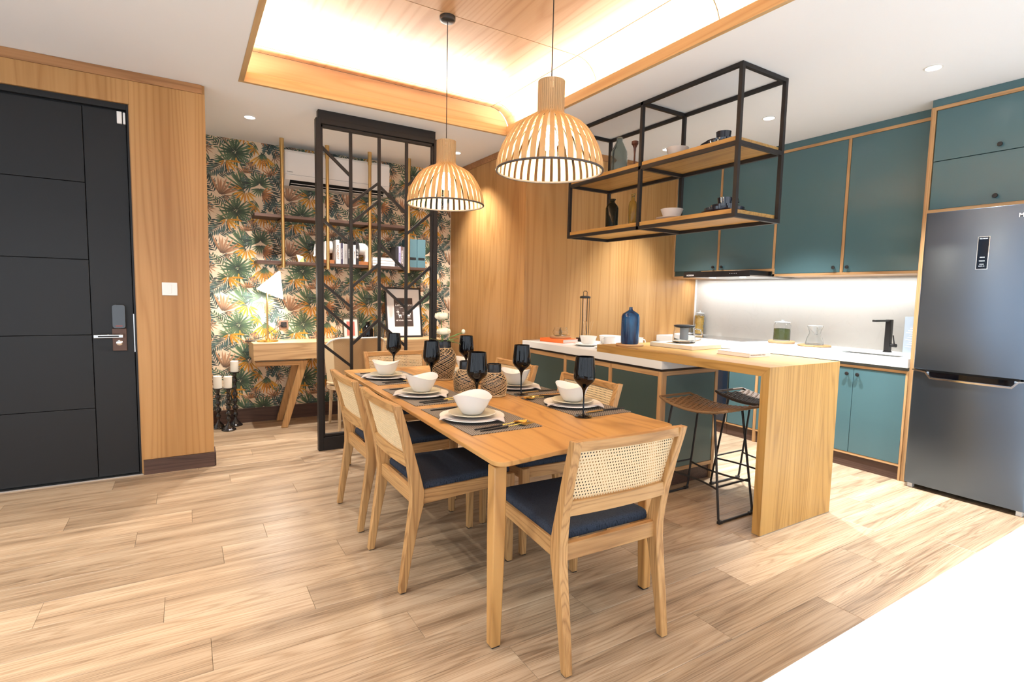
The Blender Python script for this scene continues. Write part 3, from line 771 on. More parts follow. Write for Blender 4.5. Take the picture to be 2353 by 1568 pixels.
# ---- waterfall breakfast bar
br = thing('breakfast_bar', 'chunky oak waterfall breakfast bar standing over the peninsula worktop', 'bar', (3.14, 2.46, 0))
BZ, BT = .981, .056
b = MB().loft([[(2.77, 3.205, BZ - BT), (2.77, 3.205, BZ), (3.51, 3.205, BZ), (3.51, 3.205, BZ - BT)],
               [(2.77, 1.74 + .052, BZ - BT), (2.77, 1.74, BZ), (3.51, 1.74, BZ), (3.51, 1.74 + .052, BZ - BT)]])
part('top', b, BARW['y'], br, bevel=.001)
b = MB().loft([[(2.77, 1.74, .004), (3.51, 1.74, .004), (3.51, 1.792, .004), (2.77, 1.792, .004)],
               [(2.77, 1.74, BZ - .0005), (3.51, 1.74, BZ - .0005), (3.51, 1.792, BZ - BT), (2.77, 1.792, BZ - BT)]])
part('end_panel', b, BARW['z'], br, bevel=.001)
part('floor_strip', MB().box(2.773, 3.513, 1.737, 1.79, 0, .004), M_STEEL, br)

# ---- stools
def make_stool(name, label, m, loc):
    t = thing(name, label, 'stool', loc, 0, 'woven bar stools at the breakfast bar')
    L = dict(world=False)
    hx, hy = .168, .262
    def sz(y): return .652 + .040 * (y / hy) ** 2
    n = 24
    # rim: closed wrapped tube with rounded saddle
    rim = []
    for sx in (-1, 1):
        for i in range(n + 1):
            y = -hy + 2 * hy * i / n; y = y if sx < 0 else -y
            rim.append((sx * hx * (1 - .10 * (abs(y) / hy) ** 4), y, sz(y)))
    part('seat_rim', MB().tube(rim, .0085, 8, closed=True), m, t, **L)
    # woven strands: weft bands over and under the warp
    w = MB(); rows = 25; cols_ = 9
    for r in range(rows):
        y = -hy * .80 + 1.60 * hy * r / (rows - 1)
        pts = []
        for c in range(cols_ * 2 + 1):
            x = -hx + 2 * hx * c / (cols_ * 2)
            pts.append((x * .99, y, sz(y) + (.0050 * (-1) ** (c // 2 + r) if c % 2 else 0)))
        w.tube(pts, .0098, 6)
    for c in range(cols_):
        x = -hx + 2 * hx * (c + .5) / cols_
        pts = [(x * .96, -hy * .84 + 1.68 * hy * i / 24, sz(-hy * .84 + 1.68 * hy * i / 24)) for i in range(25)]
        w.tube(pts, .0065, 5)
    o = part('woven_seat', w, m, t, **L); o['kind'] = 'stuff'
    r = .0075
    # two sled frames, each leaning together at the top
    for sy in (-1, 1):
        y0, y1 = sy * .255, sy * .165
        pts = [(-.135, y1, sz(y1) - .006), (-.165, y0 * .995, .035), (-.158, y0, .012), (-.145, y0, r), (.145, y0, r), (.158, y0, .012), (.165, y0 * .995, .035), (.135, y1, sz(y1) - .006)]
        part('sled_leg', MB().tube(pts, r, 10), M_BLACK, t, **L)
        for x in (-.15, .15): part('foot_cap', MB().box(x - .018, x + .018, y0 - .010, y0 + .010, 0, .018), M_BLACK, t, bevel=.003, **L)
    for sx in (-1, 1):
        a = []
        for i in range(9):
            u = -1 + 2 * i / 8
            a.append((sx * (.157 - .045 * (1 - u * u)), u * .232, .205))
        part('footrest', MB().tube(a, r * .85, 8), M_BLACK, t, **L)
    for sy in (-1, 1):
        part('cross_bar', MB().tube([(-.157, sy * .232, .222), (.157, sy * .232, .222)], r * .8, 8), M_BLACK, t, **L)
        part('seat_bar', MB().tube([(-.14, sy * .16, sz(.16) - .012), (.14, sy * .16, sz(.16) - .012)], r * .8, 8), M_BLACK, t, **L)
    return t
make_stool('bar_stool', 'backless bar stool with light brown woven rattan seat, nearer the dining table', M_WEBD, (2.872, 2.225, 0))
make_stool('bar_stool', 'backless bar stool with dark brown woven seat, half hidden behind the bar end', M_WEBK, (3.41, 2.19, 0))

# ---- kitchen base units
FX = 4.62
YB = [1.80, 2.215, 3.03, 3.42, KY - .004]
part_parent = thing('base_cabinet', 'teal two-door base cabinet under the sink, next to the fridge', 'cabinet', (4.93, 2.4, 0))
def knob(parent, x, y, z, m=M_BLACK, nm='knob'):
    p = [(0, 0), (.006, 0), (.006, .012), (.013, .016), (.0155, .022), (.013, .028), (0, .030)]
    b = MB().lathe(p, 20).xform(Matrix.Translation((x, y, z)) @ Matrix.Rotation(-PI / 2, 4, 'Y'))
    return part(nm, b, m, parent)
def base_unit(t, y0, y1):
    part('carcass', MB().box(FX + .02, KX - .014, y0 + .001, y1 - .001, .115, .842), M_TEALM, t)
    part('toe_kick', MB().box(FX + .014, FX + .04, y0, y1, 0, .107), DARKW['y'], t)
    part('rail', MB().box(FX + .001, FX + .02, y0, y1, .826, .846), EDGEW['y'], t, bevel=.001)
    part('rail', MB().box(FX + .001, FX + .02, y0, y1, .108, .126), EDGEW['y'], t, bevel=.001)
base_unit(part_parent, 1.80, 3.015)
for y0, y1, ky in ((1.815, 2.178, 2.142), (2.182, 2.62, 2.222)):
    dd = part('door', MB().box(FX - .001, FX + .018, y0, y1, .128, .823), M_TEAL, part_parent, bevel=.001)
    knob(dd, FX - .001, ky, .775)
part('stile', MB().box(FX - .002, FX + .032, 1.7985, 1.814, .0, .846), EDGEW['z'], part_parent, bevel=.001)
dd = part('door', MB().box(FX - .001, FX + .018, 2.624, 3.012, .128, .823), M_TEAL, part_parent, bevel=.001)
part('stile', MB().box(FX - .002, FX + .03, 3.016, 3.044, 0, .846), EDGEW['z'], part_parent, bevel=.001)
t = thing('base_cabinet', 'narrow teal base cabinet between the dark appliance and beech stile', 'cabinet', (4.93, 3.2, 0))
base_unit(t, 3.046, 3.335)
part('door', MB().box(FX - .001, FX + .018, 3.048, 3.328, .128, .823), M_TEAL, t, bevel=.001)
t = thing('wine_cooler', 'dark navy glass-fronted built-in appliance with a steel handle under the worktop', 'appliance', (4.93, 3.8, 0))
base_unit(t, 3.338, KY - .006)
part('glass_door', MB().box(FX - .004, FX + .018, 3.345, 3.93, .128, .823), mat('navy_glass', (.012, .022, .04), .12, coat=.8), t, bevel=.002)
part('steel_trim', MB().box(FX - .006, FX + .012, 3.332, 3.344, .128, .823), M_CHROME, t)
part('handle', MB().box(FX - .03, FX - .018, 3.42, 3.86, .765, .785).box(FX - .02, FX - .003, 3.46, 3.47, .77, .78).box(FX - .02, FX - .003, 3.81, 3.82, .77, .78), M_STEEL, t, bevel=.002)
wt = thing('worktop', 'long thick white stone worktop along the backsplash with undermounted sink', 'worktop', (4.92, 3.05, .87))
SX0, SX1, SY0, SY1 = 4.68, 4.93, 1.90, 2.37
WZ0, WZ1 = .872, .94
b = MB().box(4.60, SX0, 1.80, KY - .004, WZ0, WZ1).box(SX1, KX - .0125, 1.80, KY - .004, WZ0, WZ1).box(SX0, SX1, 1.80, SY0, WZ0, WZ1).box(SX0, SX1, SY1, KY - .004, WZ0, WZ1)
part('slab', b, M_QUARTZ, wt)
part('shadow_gap', MB().box(FX + .01, KX - .02, 1.80, KY - .006, .8465, .8715), mat('gap_grey', (.10, .11, .10), .7), wt)
s_ = MB().box(SX0 + .002, SX1 - .002, SY0 + .002, SY1 - .002, .86, .866)
s_.box(SX0, SX0 + .003, SY0, SY1, .866, .93).box(SX1 - .003, SX1, SY0, SY1, .866, .93).box(SX0, SX1, SY0, SY0 + .003, .866, .93).box(SX0, SX1, SY1 - .003, SY1, .866, .93)
part('sink', s_, M_STEEL, wt)
single('induction_hob', MB().box(4.70, 5.16, 3.28, 4.02, .9405, .946), mat('hob_glass', (.22, .21, .20), .12, coat=.5), 'flat dark glass cooktop set on the white worktop beside the pasta jar', 'cooktop', bevel=.002)
fc = thing('kitchen_tap', 'matt black square mixer tap standing behind the sink', 'tap', (5.09, 2.15, .94))
part('base', MB().lathe([(0, 0), (.032, 0), (.032, .008), (0, .008)], 28, (5.09, 2.15, .9405)), M_BLACK, fc)
part('column', MB().box(5.068, 5.112, 2.128, 2.172, .948, 1.218), M_BLACK, fc, bevel=.004)
part('spout', MB().box(4.82, 5.07, 2.136, 2.164, 1.200, 1.217), M_BLACK, fc, bevel=.003)
part('lever', MB().tube([(5.09, 2.128, 1.0), (5.09, 2.085, 1.0)], .015, 16).tube([(5.09, 2.10, 1.0), (5.09, 2.115, 1.085)], .005, 8), M_BLACK, fc)
t = thing('acrylic_sign', 'clear blue-grey acrylic sheet with printed lines leaning by the fridge panel', 'sign', (4.75, 1.87, .9405))
part('sheet', MB().box(4.746, 4.752, 1.822, 1.90, .9405, 1.255), mat('acrylic', (.62, .70, .80), .08, trans=.6, ior=1.2), t)
for i in range(9):
    part('printed_line', MB().box(4.7448, 4.7458, 1.84, 1.885 - .012 * (i % 3), 1.02 + .018 * i, 1.024 + .018 * i), mat('print_white', (.85, .87, .9), .6), t)

# ---- wall cabinets
UX = 4.82
uc = thing('wall_cabinet', 'run of four tall dark teal wall cabinets with beech edging above the backsplash', 'cabinet', (5.03, 3.05, 1.59))
part('carcass', MB().box(UX + .02, KX, 1.80, KY - .003, 1.60, 2.745), M_TEALM, uc)
UY = [1.80, 2.428, 3.065, 3.69, KY - .003]
part('bottom_board', MB().box(UX + .02, KX - .002, 1.80, 3.05, 1.592, 1.60), EDGEW['y'], uc)
part('bottom_board', MB().box(UX + .02, KX - .002, 3.88, KY - .003, 1.592, 1.60), EDGEW['y'], uc)
part('bottom_rail', MB().box(UX, UX + .02, 1.80, 3.068, 1.59, 1.612).box(UX, UX + .02, 3.90, KY - .003, 1.59, 1.612).box(UX, UX + .02, 3.068, 3.90, 1.640, 1.665).box(UX, UX + .02, 3.046, 3.068, 1.59, 1.665), EDGEW['y'], uc, bevel=.001)
part('top_rail', MB().box(UX, UX + .02, 1.80, KY - .003, 2.735, 2.760), EDGEW['y'], uc, bevel=.001)
part('filler', MB().box(UX + .004, UX + .02, 1.80, KY - .003, 2.7605, CH - .001), M_TEAL, uc)
for y in (2.425, 3.052, 3.678):
    z0 = 1.612 if y < 3 else 1.6655
    part('stile', MB().box(UX - .001, UX + .02, y, y + .024, z0, 2.735), EDGEW['z'], uc, bevel=.001)
part('stile', MB().box(UX - .001, UX + .02, KY - .022, KY - .003, 1.612, 2.735), EDGEW['z'], uc, bevel=.001)
for y0, y1, z0, ky, kz in ((1.80, 2.425, 1.614, 2.385, 1.655), (2.449, 3.052, 1.614, 2.497, 1.655), (3.076, 3.678, 1.667, 3.634, 1.70), (3.702, KY - .022, 1.667, 3.738, 1.70)):
    dd = part('door', MB().box(UX + .002, UX + .018, y0 + .003, y1 - .003, z0, 2.733), M_TEAL, uc, bevel=.001)
    knob(dd, UX + .002, ky, kz)
hd = thing('cooker_hood', 'slim black pull-out cooker hood under the left wall cabinets', 'hood', (4.85, 3.47, 1.58))
part('body', MB().box(4.505, KX - .014, 3.09, 3.862, 1.592, 1.638), mat('hood_black', (.012, .011, .011), .25, .3), hd, bevel=.002)
part('underside', MB().box(4.53, KX - .03, 3.11, 3.84, 1.583, 1.592), M_STEEL, hd)
part('front_band', MB().box(4.500, 4.505, 3.088, 3.864, 1.580, 1.622), mat('hood_band', (.016, .014, .014), .22, .4), hd)
M_LOGO = mat('logo_silver', (.8, .8, .82), .3, .6)
text('brand_lettering', 'MODENA', M_LOGO, hd, (4.4993, 3.775, 1.601), RX_NEGX, .022, .0003, bold=.0006)
for i in range(5):
    part('touch_button', MB().box(4.4990, 4.5001, 3.30 - .018 * i, 3.306 - .018 * i, 1.609, 1.614), M_LOGO, hd)
for y in (3.3, 3.65): part('hood_lamp', MB().lathe([(0, 0), (.03, 0), (.03, .003), (0, .003)], 20, (4.7, y, 1.5795)), M_LED, hd)

# ---- fridge housing and fridge
fc2 = thing('fridge_housing', 'tall teal cabinet with two stacked flaps above the fridge', 'cabinet', (4.93, 1.4, 0))
part('side_panel', MB().box(4.652, KX, 1.772, 1.797, 0, 2.765), mat('panel_teal_side', (.05, .10, .10), .3), fc2)
part('edge_strip', MB().box(4.63, 4.6519, 1.768, 1.798, 0, 2.765), EDGEW['z'], fc2, bevel=.001)
part('top_rail', MB().box(4.63, 4.652, .98, 1.768, 2.740, 2.765), EDGEW['y'], fc2, bevel=.001)
part('bottom_rail', MB().box(4.63, 4.68, .98, 1.768, 2.012, 2.036), EDGEW['y'], fc2, bevel=.001)
part('carcass', MB().box(4.66, KX, .98, 1.7715, 2.04, 2.74), M_TEALM, fc2)
part('filler', MB().box(4.636, KX, .98, 1.795, 2.7655, CH - .001), M_TEAL, fc2)
for z0, z1, kz in ((2.038, 2.376, 2.085), (2.381, 2.738, 2.42)):
    dd = part('flap_door', MB().box(4.636, 4.656, .99, 1.762, z0, z1), M_TEAL, fc2, bevel=.001)
    knob(dd, 4.636, 1.39, kz)
part('side_panel', MB().box(4.64, KX, .955, .98, 0, 2.765), EDGEW['z'], fc2)
GX, GY0, GY1 = 4.53, 1.06, 1.738
fr = thing('refrigerator', 'tall dark steel two-door fridge freezer at the right edge', 'fridge', (4.87, 1.4, 0))
part('body', MB().box(GX + .075, KX - .02, GY0 + .01, GY1 - .008, .03, 1.985), mat('fridge_side', (.10, .105, .11), .4, .5), fr)
for z0, z1, nm in ((.885, 2.0, 'upper_door'), (.035, .868, 'lower_door')):
    b = MB(); rings = []
    ps = [(GX + .07, GY0), (GX + .012, GY0), (GX + .003, GY0 + .006), (GX, GY0 + .018), (GX - .002, (GY0 + GY1) / 2), (GX, GY1 - .018), (GX + .003, GY1 - .006), (GX + .012, GY1), (GX + .07, GY1)]
    b.prism(ps, z0, z1)
    part(nm, b, M_FRIDGE, fr, bevel=.002, ang=25)
part('handle_recess', MB().box(GX + .01, GX + .06, 1.15, 1.66, .845, .884), M_GROOVE, fr)
# angular silver grip between the doors
hp = [(1.737, .882), (1.655, .872), (1.622, .832), (1.188, .832), (1.155, .872), (1.061, .882), (1.061, .874), (1.150, .862), (1.182, .820), (1.628, .820), (1.660, .862), (1.737, .874)]
b = MB(); ring = lambda x: [(x, y, z) for y, z in hp]
b.loft([ring(GX - .014), ring(GX + .004)], cap=False)
n = 6
b._add([(GX - .014, y, z) for y, z in hp], [(i, i + 1, 10 - i, 11 - i) for i in range(5)])
part('grip', b, M_CHROME, fr, smooth=False)
b = MB()._add([(GX - .006, y, z) for y, z in ((1.655, .872), (1.622, .832), (1.188, .832), (1.155, .872))], [(0, 1, 2, 3)])
part('grip_shadow', MB().box(GX - .005, GX - .003, 1.175, 1.635, .834, .872), M_BLKGLASS, fr)
dp = part('display', MB().box(GX - .0045, GX - .001, 1.370, 1.426, 1.596, 1.806), mat('display_glass', (.002, .004, .008), .08, spec=.4), fr, bevel=.0008)
part('display_frame', MB().box(GX - .0035, GX - .0005, 1.366, 1.430, 1.592, 1.810), M_CHROME, fr)
M_PRW = mat('print_pale', (.7, .75, .8), .5)
text('display_text', 'NO FROST', M_PRW, dp, (GX - .005, 1.398, 1.795), RX_NEGX, .009, .0002)
for body, z in (('FRIDGE', 1.672), ('FREEZER', 1.648), ('MODE', 1.626), ('LOCK 3s', 1.614)):
    text('display_text', body, M_PRW, dp, (GX - .005, 1.398, z), RX_NEGX, .008, .0002)
text('brand_lettering', 'MODENA', M_LOGO, fr, (GX - .0035, 1.158, 1.929), RX_NEGX, .036, .0008, bold=.0012)
part('foot', MB().box(GX + .02, GX + .06, GY1 - .05, GY1 - .02, 0, .034).box(GX + .02, GX + .06, GY0 + .02, GY0 + .05, 0, .034).box(KX - .1, KX - .06, GY1 - .05, GY1 - .02, 0, .034).box(KX - .1, KX - .06, GY0 + .02, GY0 + .05, 0, .034), M_WPLAST, fr)

# ---- dining table
TZ = .745
tb = thing('dining_table', 'long rectangular oak dining table with tapered square legs', 'table', (1.53, 2.9, 0))
def ttop(z, d):
    x0n, x0f, x1n, x1f, yf = .945 + d, 1.03 + d, 2.004 - d, 2.008 - d, 4.17 - d
    r = .045; out = []
    for (cx, cy, a0) in ((x1f - r, yf - r, 0), (x0f + r, yf - r, PI / 2), (x0n + r, 1.612 + d + r, PI), (x1n - r, 1.722 + d + r, 1.5 * PI)):
        for i in range(7):
            a = a0 + PI / 2 * i / 6; out.append((cx + r * math.cos(a), cy + r * math.sin(a), z))
    return out
part('table_top', MB().loft([ttop(TZ - .030, .030), ttop(TZ - .018, .002), ttop(TZ - .010, 0), ttop(TZ - .002, 0), ttop(TZ, .002)]), TABLEW['y'], tb, ang=30)
for x, y, sx, sy in ((.958, 1.655, 1, 1), (1.815, 1.665, -1, 1), (1.03, 4.14, 1, -1), (1.90, 4.14, -1, -1)):
    w0, w1 = .054, .042
    secs = []
    for z, w in ((0.006, w1), (.45, w0), (TZ - .030, w0)):
        secs.append(((x + sx * w / 2, y + sy * w / 2, z), (w / 2, 0, 0), (0, w / 2, 0)))
    part('leg', MB().sweep(secs), TABLEW['z'], tb, bevel=.005)
    part('foot_pad', MB().box(x + sx * .006, x + sx * .040, y + sy * .006, y + sy * .040, 0, .006), M_BLACK, tb)
part('apron', MB().box(1.10, 1.86, 1.80, 1.82, .665, TZ - .031).box(1.10, 1.86, 4.0, 4.02, .665, TZ - .031).box(1.10, 1.12, 1.82, 4.0, .665, TZ - .031).box(1.84, 1.86, 1.82, 4.0, .665, TZ - .031), TABLEW['y'], tb)

# ---- dining chairs (local: seat towards +y, rear legs at y=0)
def make_chair(label):
    t = thing('dining_chair', label, 'chair', (0, 0, 0), 0, 'cane-backed dining chairs round the table')
    L = dict(world=False)
    W_ = .238
    def yk(z):   # centre line of the rear post
        if z < .43: return .004 + .072 * (z / .43) ** 1.15
        return .076 - .105 * ((z - .43) / .435) ** 1.25
    for s in (-1, 1):
        secs = []
        for z, hw, hd in ((.004, .016, .016), (.15, .0175, .019), (.30, .0185, .024), (.40, .019, .030), (.46, .019, .031), (.52, .0185, .027), (.60, .018, .022), (.72, .0175, .019), (.866, .017, .017)):
            flare = .014 * max(0, (z - .45) / .42)
            secs.append(((s * (W_ + flare - .002 * (1 - z)), yk(z), z), (hw, 0, 0), (0, hd, 0)))
        part('rear_leg', MB().sweep(secs), CHAIRW['z'], t, bevel=.0035, **L)
        secs = []
        for z, hw in ((.004, .0155), (.20, .018), (.40, .0215), (.462, .0215)):
            xx = s * (.215 - .0 * z + (.021 - hw) * .9)
            secs.append(((xx, .575 + (.0215 - hw) * .6, z), (hw, 0, 0), (0, hw, 0)))
        part('front_leg', MB().sweep(secs), CHAIRW['z'], t, bevel=.004, **L)
        # side rail: deep at the back, gentle taper to the front
        part('side_rail', MB().loft([[(s * .219, .09, .395), (s * .241, .09, .395), (s * .241, .09, .462), (s * .219, .09, .462)],
                                     [(s * .199, .56, .408), (s * .221, .56, .408), (s * .221, .56, .462), (s * .199, .56, .462)]]), CHAIRW['y'], t, bevel=.002, **L)
        for y in (.008, .575):
            part('foot_pad', MB().box(s * (W_ if y < .1 else .22) - .011, s * (W_ if y < .1 else .22) + .011, y - .011, y + .011, 0, .004), M_BLACK, t, **L)
    def crossrail(nm, z0, z1, d, y0f, bow, taper=0):
        rings = []
        for i in range(13):
            u = -1 + 2 * i / 12; fl = .014 * max(0, ((z0 + z1) / 2 - .45) / .42)
            x = u * (W_ + fl - .012); y = y0f - bow * (1 - u * u)
            rings.append([(x, y - d / 2, z0), (x, y + d / 2, z0), (x, y + d / 2 - taper, z1), (x, y - d / 2 - taper, z1)])
        part(nm, MB().loft(rings), CHAIRW['x'], t, bevel=.0025, **L)
    crossrail('top_rail', .828, .864, .030, yk(.846) + .003, .016)
    crossrail('lower_back_rail', .578, .632, .040, yk(.605), .012)
    crossrail('rear_seat_rail', .395, .460, .026, .070, 0)
    part('front_seat_rail', MB().box(-.195, .195, .565, .590, .405, .460), CHAIRW['x'], t, bevel=.002, **L)
    # cushion
    b = MB(); lay = []
    for z, d in ((.455, .002), (.458, 0), (.476, 0), (.486, .003), (.492, .010), (.494, .03)):
        pts = []
        for (x0, x1, y) in ():
            pass
        xr, xf, yb_, yf = .228 - d, .206 - d, .098 + d, .590 - d
        r = .02; ring = []
        for cx, cy, a0 in ((xf - r, yf - r, 0), (-xf + r, yf - r, PI / 2), (-xr + r, yb_ + r, PI), (xr - r, yb_ + r, 1.5 * PI)):
            for i in range(6):
                a = a0 + PI / 2 * i / 5; ring.append((cx + r * math.cos(a), cy + r * math.sin(a), z))
        lay.append(ring)
    b.loft(lay)
    part('seat_cushion', b, M_NAVY, t, ang=60, label='navy blue woven seat pad', **L)
    # cane panel: perforated sheet following the bow
    x0, x1, z0, z1 = -.232, .232, .628, .832
    p = .0120; nx = int((x1 - x0) / p); nz = int((z1 - z0) / (p * .5) / 2)
    px_, pz_ = (x1 - x0) / nx, (z1 - z0) / nz
    def yb(x, z):
        u = x / .24
        return yk(z) + .004 - .014 * (1 - u * u)
    b = MB()
    for j in range(nz):
        for i in range(-1, nx + 1):
            cx = x0 + px_ * (i + .5 + (.5 if j % 2 else 0)); cz = z0 + pz_ * (j + .5)
            cl = lambda v: min(max(v, x0), x1)
            if cx + px_ / 2 <= x0 + 1e-6 or cx - px_ / 2 >= x1 - 1e-6: continue
            hx, hz = px_ / 2, pz_ / 2
            sq = [(hx, 0), (hx, hz), (0, hz), (-hx, hz), (-hx, 0), (-hx, -hz), (0, -hz), (hx, -hz)]
            edge = cx - hx < x0 - 1e-6 or cx + hx > x1 + 1e-6
            vs = [(cl(cx + a), yb(cl(cx + a), cz + c), cz + c) for a, c in sq]
            if edge: b._add(vs, [tuple(range(8))]); continue
            rr = .0034
            vs += [(cx + rr * math.cos(k * PI / 4), yb(cx, cz) , cz + rr * math.sin(k * PI / 4)) for k in range(8)]
            b._add(vs, [(k, (k + 1) % 8, 8 + (k + 1) % 8, 8 + k) for k in range(8)])
    o = part('cane_panel', b, M_CANE, t, smooth=False, label='pale woven cane webbing with rows of small holes', **L)
    sd = o.modifiers.new('thick', 'SOLIDIFY'); sd.thickness = .0016; sd.offset = 0
    return t
ch0 = make_chair('cane-back oak chair in the foreground at the near end of the table, seen from behind')
ch0.location = (1.362, 1.395, 0); ch0.rotation_euler.z = math.radians(-1.5)
for x, y, rz, lab in ((.795, 2.435, -90, 'cane-back oak chair on the left side of the table, the nearer of two'),
                      (.805, 3.14, -90, 'cane-back oak chair on the left side of the table, farther from the camera'),
                      (2.048, 2.455, 90, 'cane-back oak chair on the peninsula side, nearest the camera'),
                      (2.048, 3.30, 90, 'cane-back oak chair on the peninsula side, the second from the camera'),
                      (1.50, 4.285, 180, 'cane-back oak chair at the far end of the table by the black screen')):
    c = copy_tree(ch0); c.location = (x, y, 0); c.rotation_euler.z = math.radians(rz); c['label'] = lab

# ---- table settings
def place(side, cy, ry, cx, where, glass, bowl_rot, hidden=False):
    """side +1: left row of the table, -1: row by the peninsula"""
    grp = lambda k: f'{k} laid round the dining table'
    hw_ = .185 if side > 0 else .168
    mx0, mx1 = (cx - hw_, cx + hw_)
    single('placemat', MB().box(mx0, mx1, cy - ry, cy + ry, TZ + .0005, TZ + .003), M_MAT, f'woven dark striped placemat {where}', 'placemat', grp('placemats'), smooth=False)
    z = TZ + .0035
    bx, by = (cx - .035 if side > 0 else cx - .008, cy)
    single('dinner_plate', MB().lathe(plate_prof(.160, .014), 48, (bx, by, z)), M_WHITE, f'round white dinner plate {where}', 'plate', grp('dinner plates'))
    # napkin: folded strip draped between the two plates, ends hanging over the rim
    b = MB(); nx, ny = 26, 12
    grid = []
    def surf(r_): return .0042 if r_ < .112 else .0042 + .0128 * min(1, (r_ - .112) / .048)
    dx_, dy_ = .83, -.558
    for i in range(nx + 1):
        u = -1 + 2 * i / nx
        for j in range(ny + 1):
            v = -1 + 2 * j / ny
            al = u * (.148 + .006 * v) + .012; ac_ = .070 + v * (.042 - .006 * u) + .004 * math.sin(5 * u)
            X = dx_ * al + dy_ * ac_; Y = dy_ * al - dx_ * ac_
            r_ = math.hypot(X, Y)
            h = surf(r_) + .0030 + .0012 * math.sin(9 * v + 3 * u) * (1 if r_ > .1 else .2)
            if r_ > .168: h -= (r_ - .168) * .5
            grid.append((bx + X, by + Y, z + max(h, .003)))
    fs = [(i * (ny + 1) + j, (i + 1) * (ny + 1) + j, (i + 1) * (ny + 1) + j + 1, i * (ny + 1) + j + 1) for i in range(nx) for j in range(ny)]
    b._add(grid, fs)
    nk = single('napkin', b, M_NAPKIN, f'grey linen napkin {where}', 'napkin', grp('napkins'), ang=80)
    sd = nk.modifiers.new('thick', 'SOLIDIFY'); sd.thickness = .0030; sd.offset = 1
    z2 = z + .017
    single('side_plate', MB().lathe(plate_prof(.116, .012), 44, (bx, by, z2)), M_CREAM, f'cream plate stacked on white {where}', 'plate', grp('side plates'))
    z3 = z2 + .0055
    wob = lambda a, r, zz: (.0145 * math.cos(2 * (a - bowl_rot)) * max(0, (zz / .10)) ** 2) if zz > .01 else 0
    prof = [(0, 0), (.044, 0), (.052, .005), (.074, .042), (.088, .074), (.0965, .092), (.094, .0925), (.085, .075), (.071, .045), (.048, .011), (0, .008)]
    single('bowl', MB().lathe(prof, 56, (bx + .0, by, z3), wob=wob), M_WHITE, f'white bowl with a wavy saddle rim {where}', 'bowl', grp('wavy white bowls'), ang=60)
    # wine glass
    gx, gy = glass; onmat = abs(gy - cy) < ry and mx0 < gx < mx1
    gz = TZ + (.0035 if onmat else .0005)
    gp = [(0, .004), (.002, .004), (.045, .0005), (.045, .002), (.012, .006), (.0045, .013), (.0038, .10), (.0048, .116), (.0075, .133), (.0155, .149), (.031, .163), (.047, .179), (.0542, .193), (.0552, .206), (.0532, .238), (.0465, .305), (.0450, .305), (.0518, .238), (.0535, .206), (.046, .182), (.030, .166), (0, .152)]
    single('wine_glass', MB().lathe(gp, 40, (gx, gy, gz)), M_BLKGLASS, f'glossy black wine glass {where}', 'glass', grp('black wine glasses'), ang=50)
    # cutlery: fork and spoon side by side on the near side of the plate, knife behind
    fy = cy - ry * .72
    def cutl(kind, y, ang, x0, lab):
        t = thing(kind, lab, kind, (x0, y, TZ + .0035), 0 if side > 0 else PI, grp('gold cutlery'))
        t.scale = (1.14, 1.3, 1.14)
        t.rotation_euler.z += ang
        L = dict(world=False)
        part('handle', MB().sweep([((-.10, 0, .003), (0, .0035, 0), (0, 0, .002)), ((-.02, 0, .0045), (0, .0048, 0), (0, 0, .0028)), ((.03, 0, .005), (0, .0042, 0), (0, 0, .0028))]), M_BLACK, t, bevel=.001, label='matt black handle', **L)
        if kind == 'knife':
            part('blade', MB().sweep([((.03, 0, .005), (0, .003, 0), (0, 0, .0012)), ((.06, 0, .005), (0, .008, 0), (0, 0, .0008)), ((.11, 0, .004), (0, .008, 0), (0, 0, .0006)), ((.14, .003, .004), (0, .002, 0), (0, 0, .0005))]), M_GOLD, t, **L)
            return
        part('neck', MB().tube([(.03, 0, .005), (.07, 0, .0075), (.092, 0, .009)], .0022, 8), M_GOLD, t, **L)
        if kind == 'spoon':
            b = MB(); rings = []
            for i in range(11):
                u = i / 10; w = .0215 * math.sin(PI * (u ** .85)) ** .7 + .0012
                x = .088 + .066 * u; zc = .009 - .005 * math.sin(PI * u)
                rings.append([(x, w * q, zc + .004 * q * q + dz) for q, dz in ((-1, 0), (-.5, 0), (0, 0), (.5, 0), (1, 0), (.5, -.0012), (0, -.0012), (-.5, -.0012))])
            b.loft(rings)
            part('bowl', b, M_GOLD, t, ang=80, **L)
        else:
            b = MB().sweep([((.088, 0, .009), (0, .002, 0), (0, 0, .0008)), ((.098, 0, .008), (0, .011, 0), (0, 0, .0008)), ((.115, 0, .006), (0, .0125, 0), (0, 0, .0008))])
            for q in range(4):
                yq = -.0105 + .007 * q
                b.sweep([((.113, yq, .006), (0, .0018, 0), (0, 0, .0008)), ((.150, yq * .9, .008), (0, .0013, 0), (0, 0, .0006)), ((.158, yq * .85, .010), (0, .0004, 0), (0, 0, .0003))])
            part('tines', b, M_GOLD, t, **L)
    xc = cx + (-.012 if side > 0 else .012)
    if side > 0:
        cutl('fork', cy - ry * .86, .05, xc, f'gold fork with black handle {where}')
        cutl('spoon', cy - ry * .74, .05, xc - .01, f'gold spoon with black handle {where}')
        cutl('knife', cy + ry * .80, .0, xc - .03, f'gold knife with black handle {where}')
    else:
        cutl('spoon', cy + ry * .80, .0, xc - .02, f'gold spoon with black handle {where}')
        cutl('fork', cy + ry * .92, -.06, xc - .03, f'gold fork with black handle {where}')
        cutl('knife', cy - ry * .74, .0, xc + .06, f'gold knife with black handle {where}')
BR = math.radians
place(1, 2.28, .29, 1.220, 'at the left row place nearest the camera', (1.291, 2.434), BR(40))
place(1, 2.945, .285, 1.225, 'at the middle place of the left row', (1.327, 3.123), BR(20))
place(1, 3.665, .29, 1.245, 'at the farthest place of the left row', (1.319, 3.82), BR(-30))
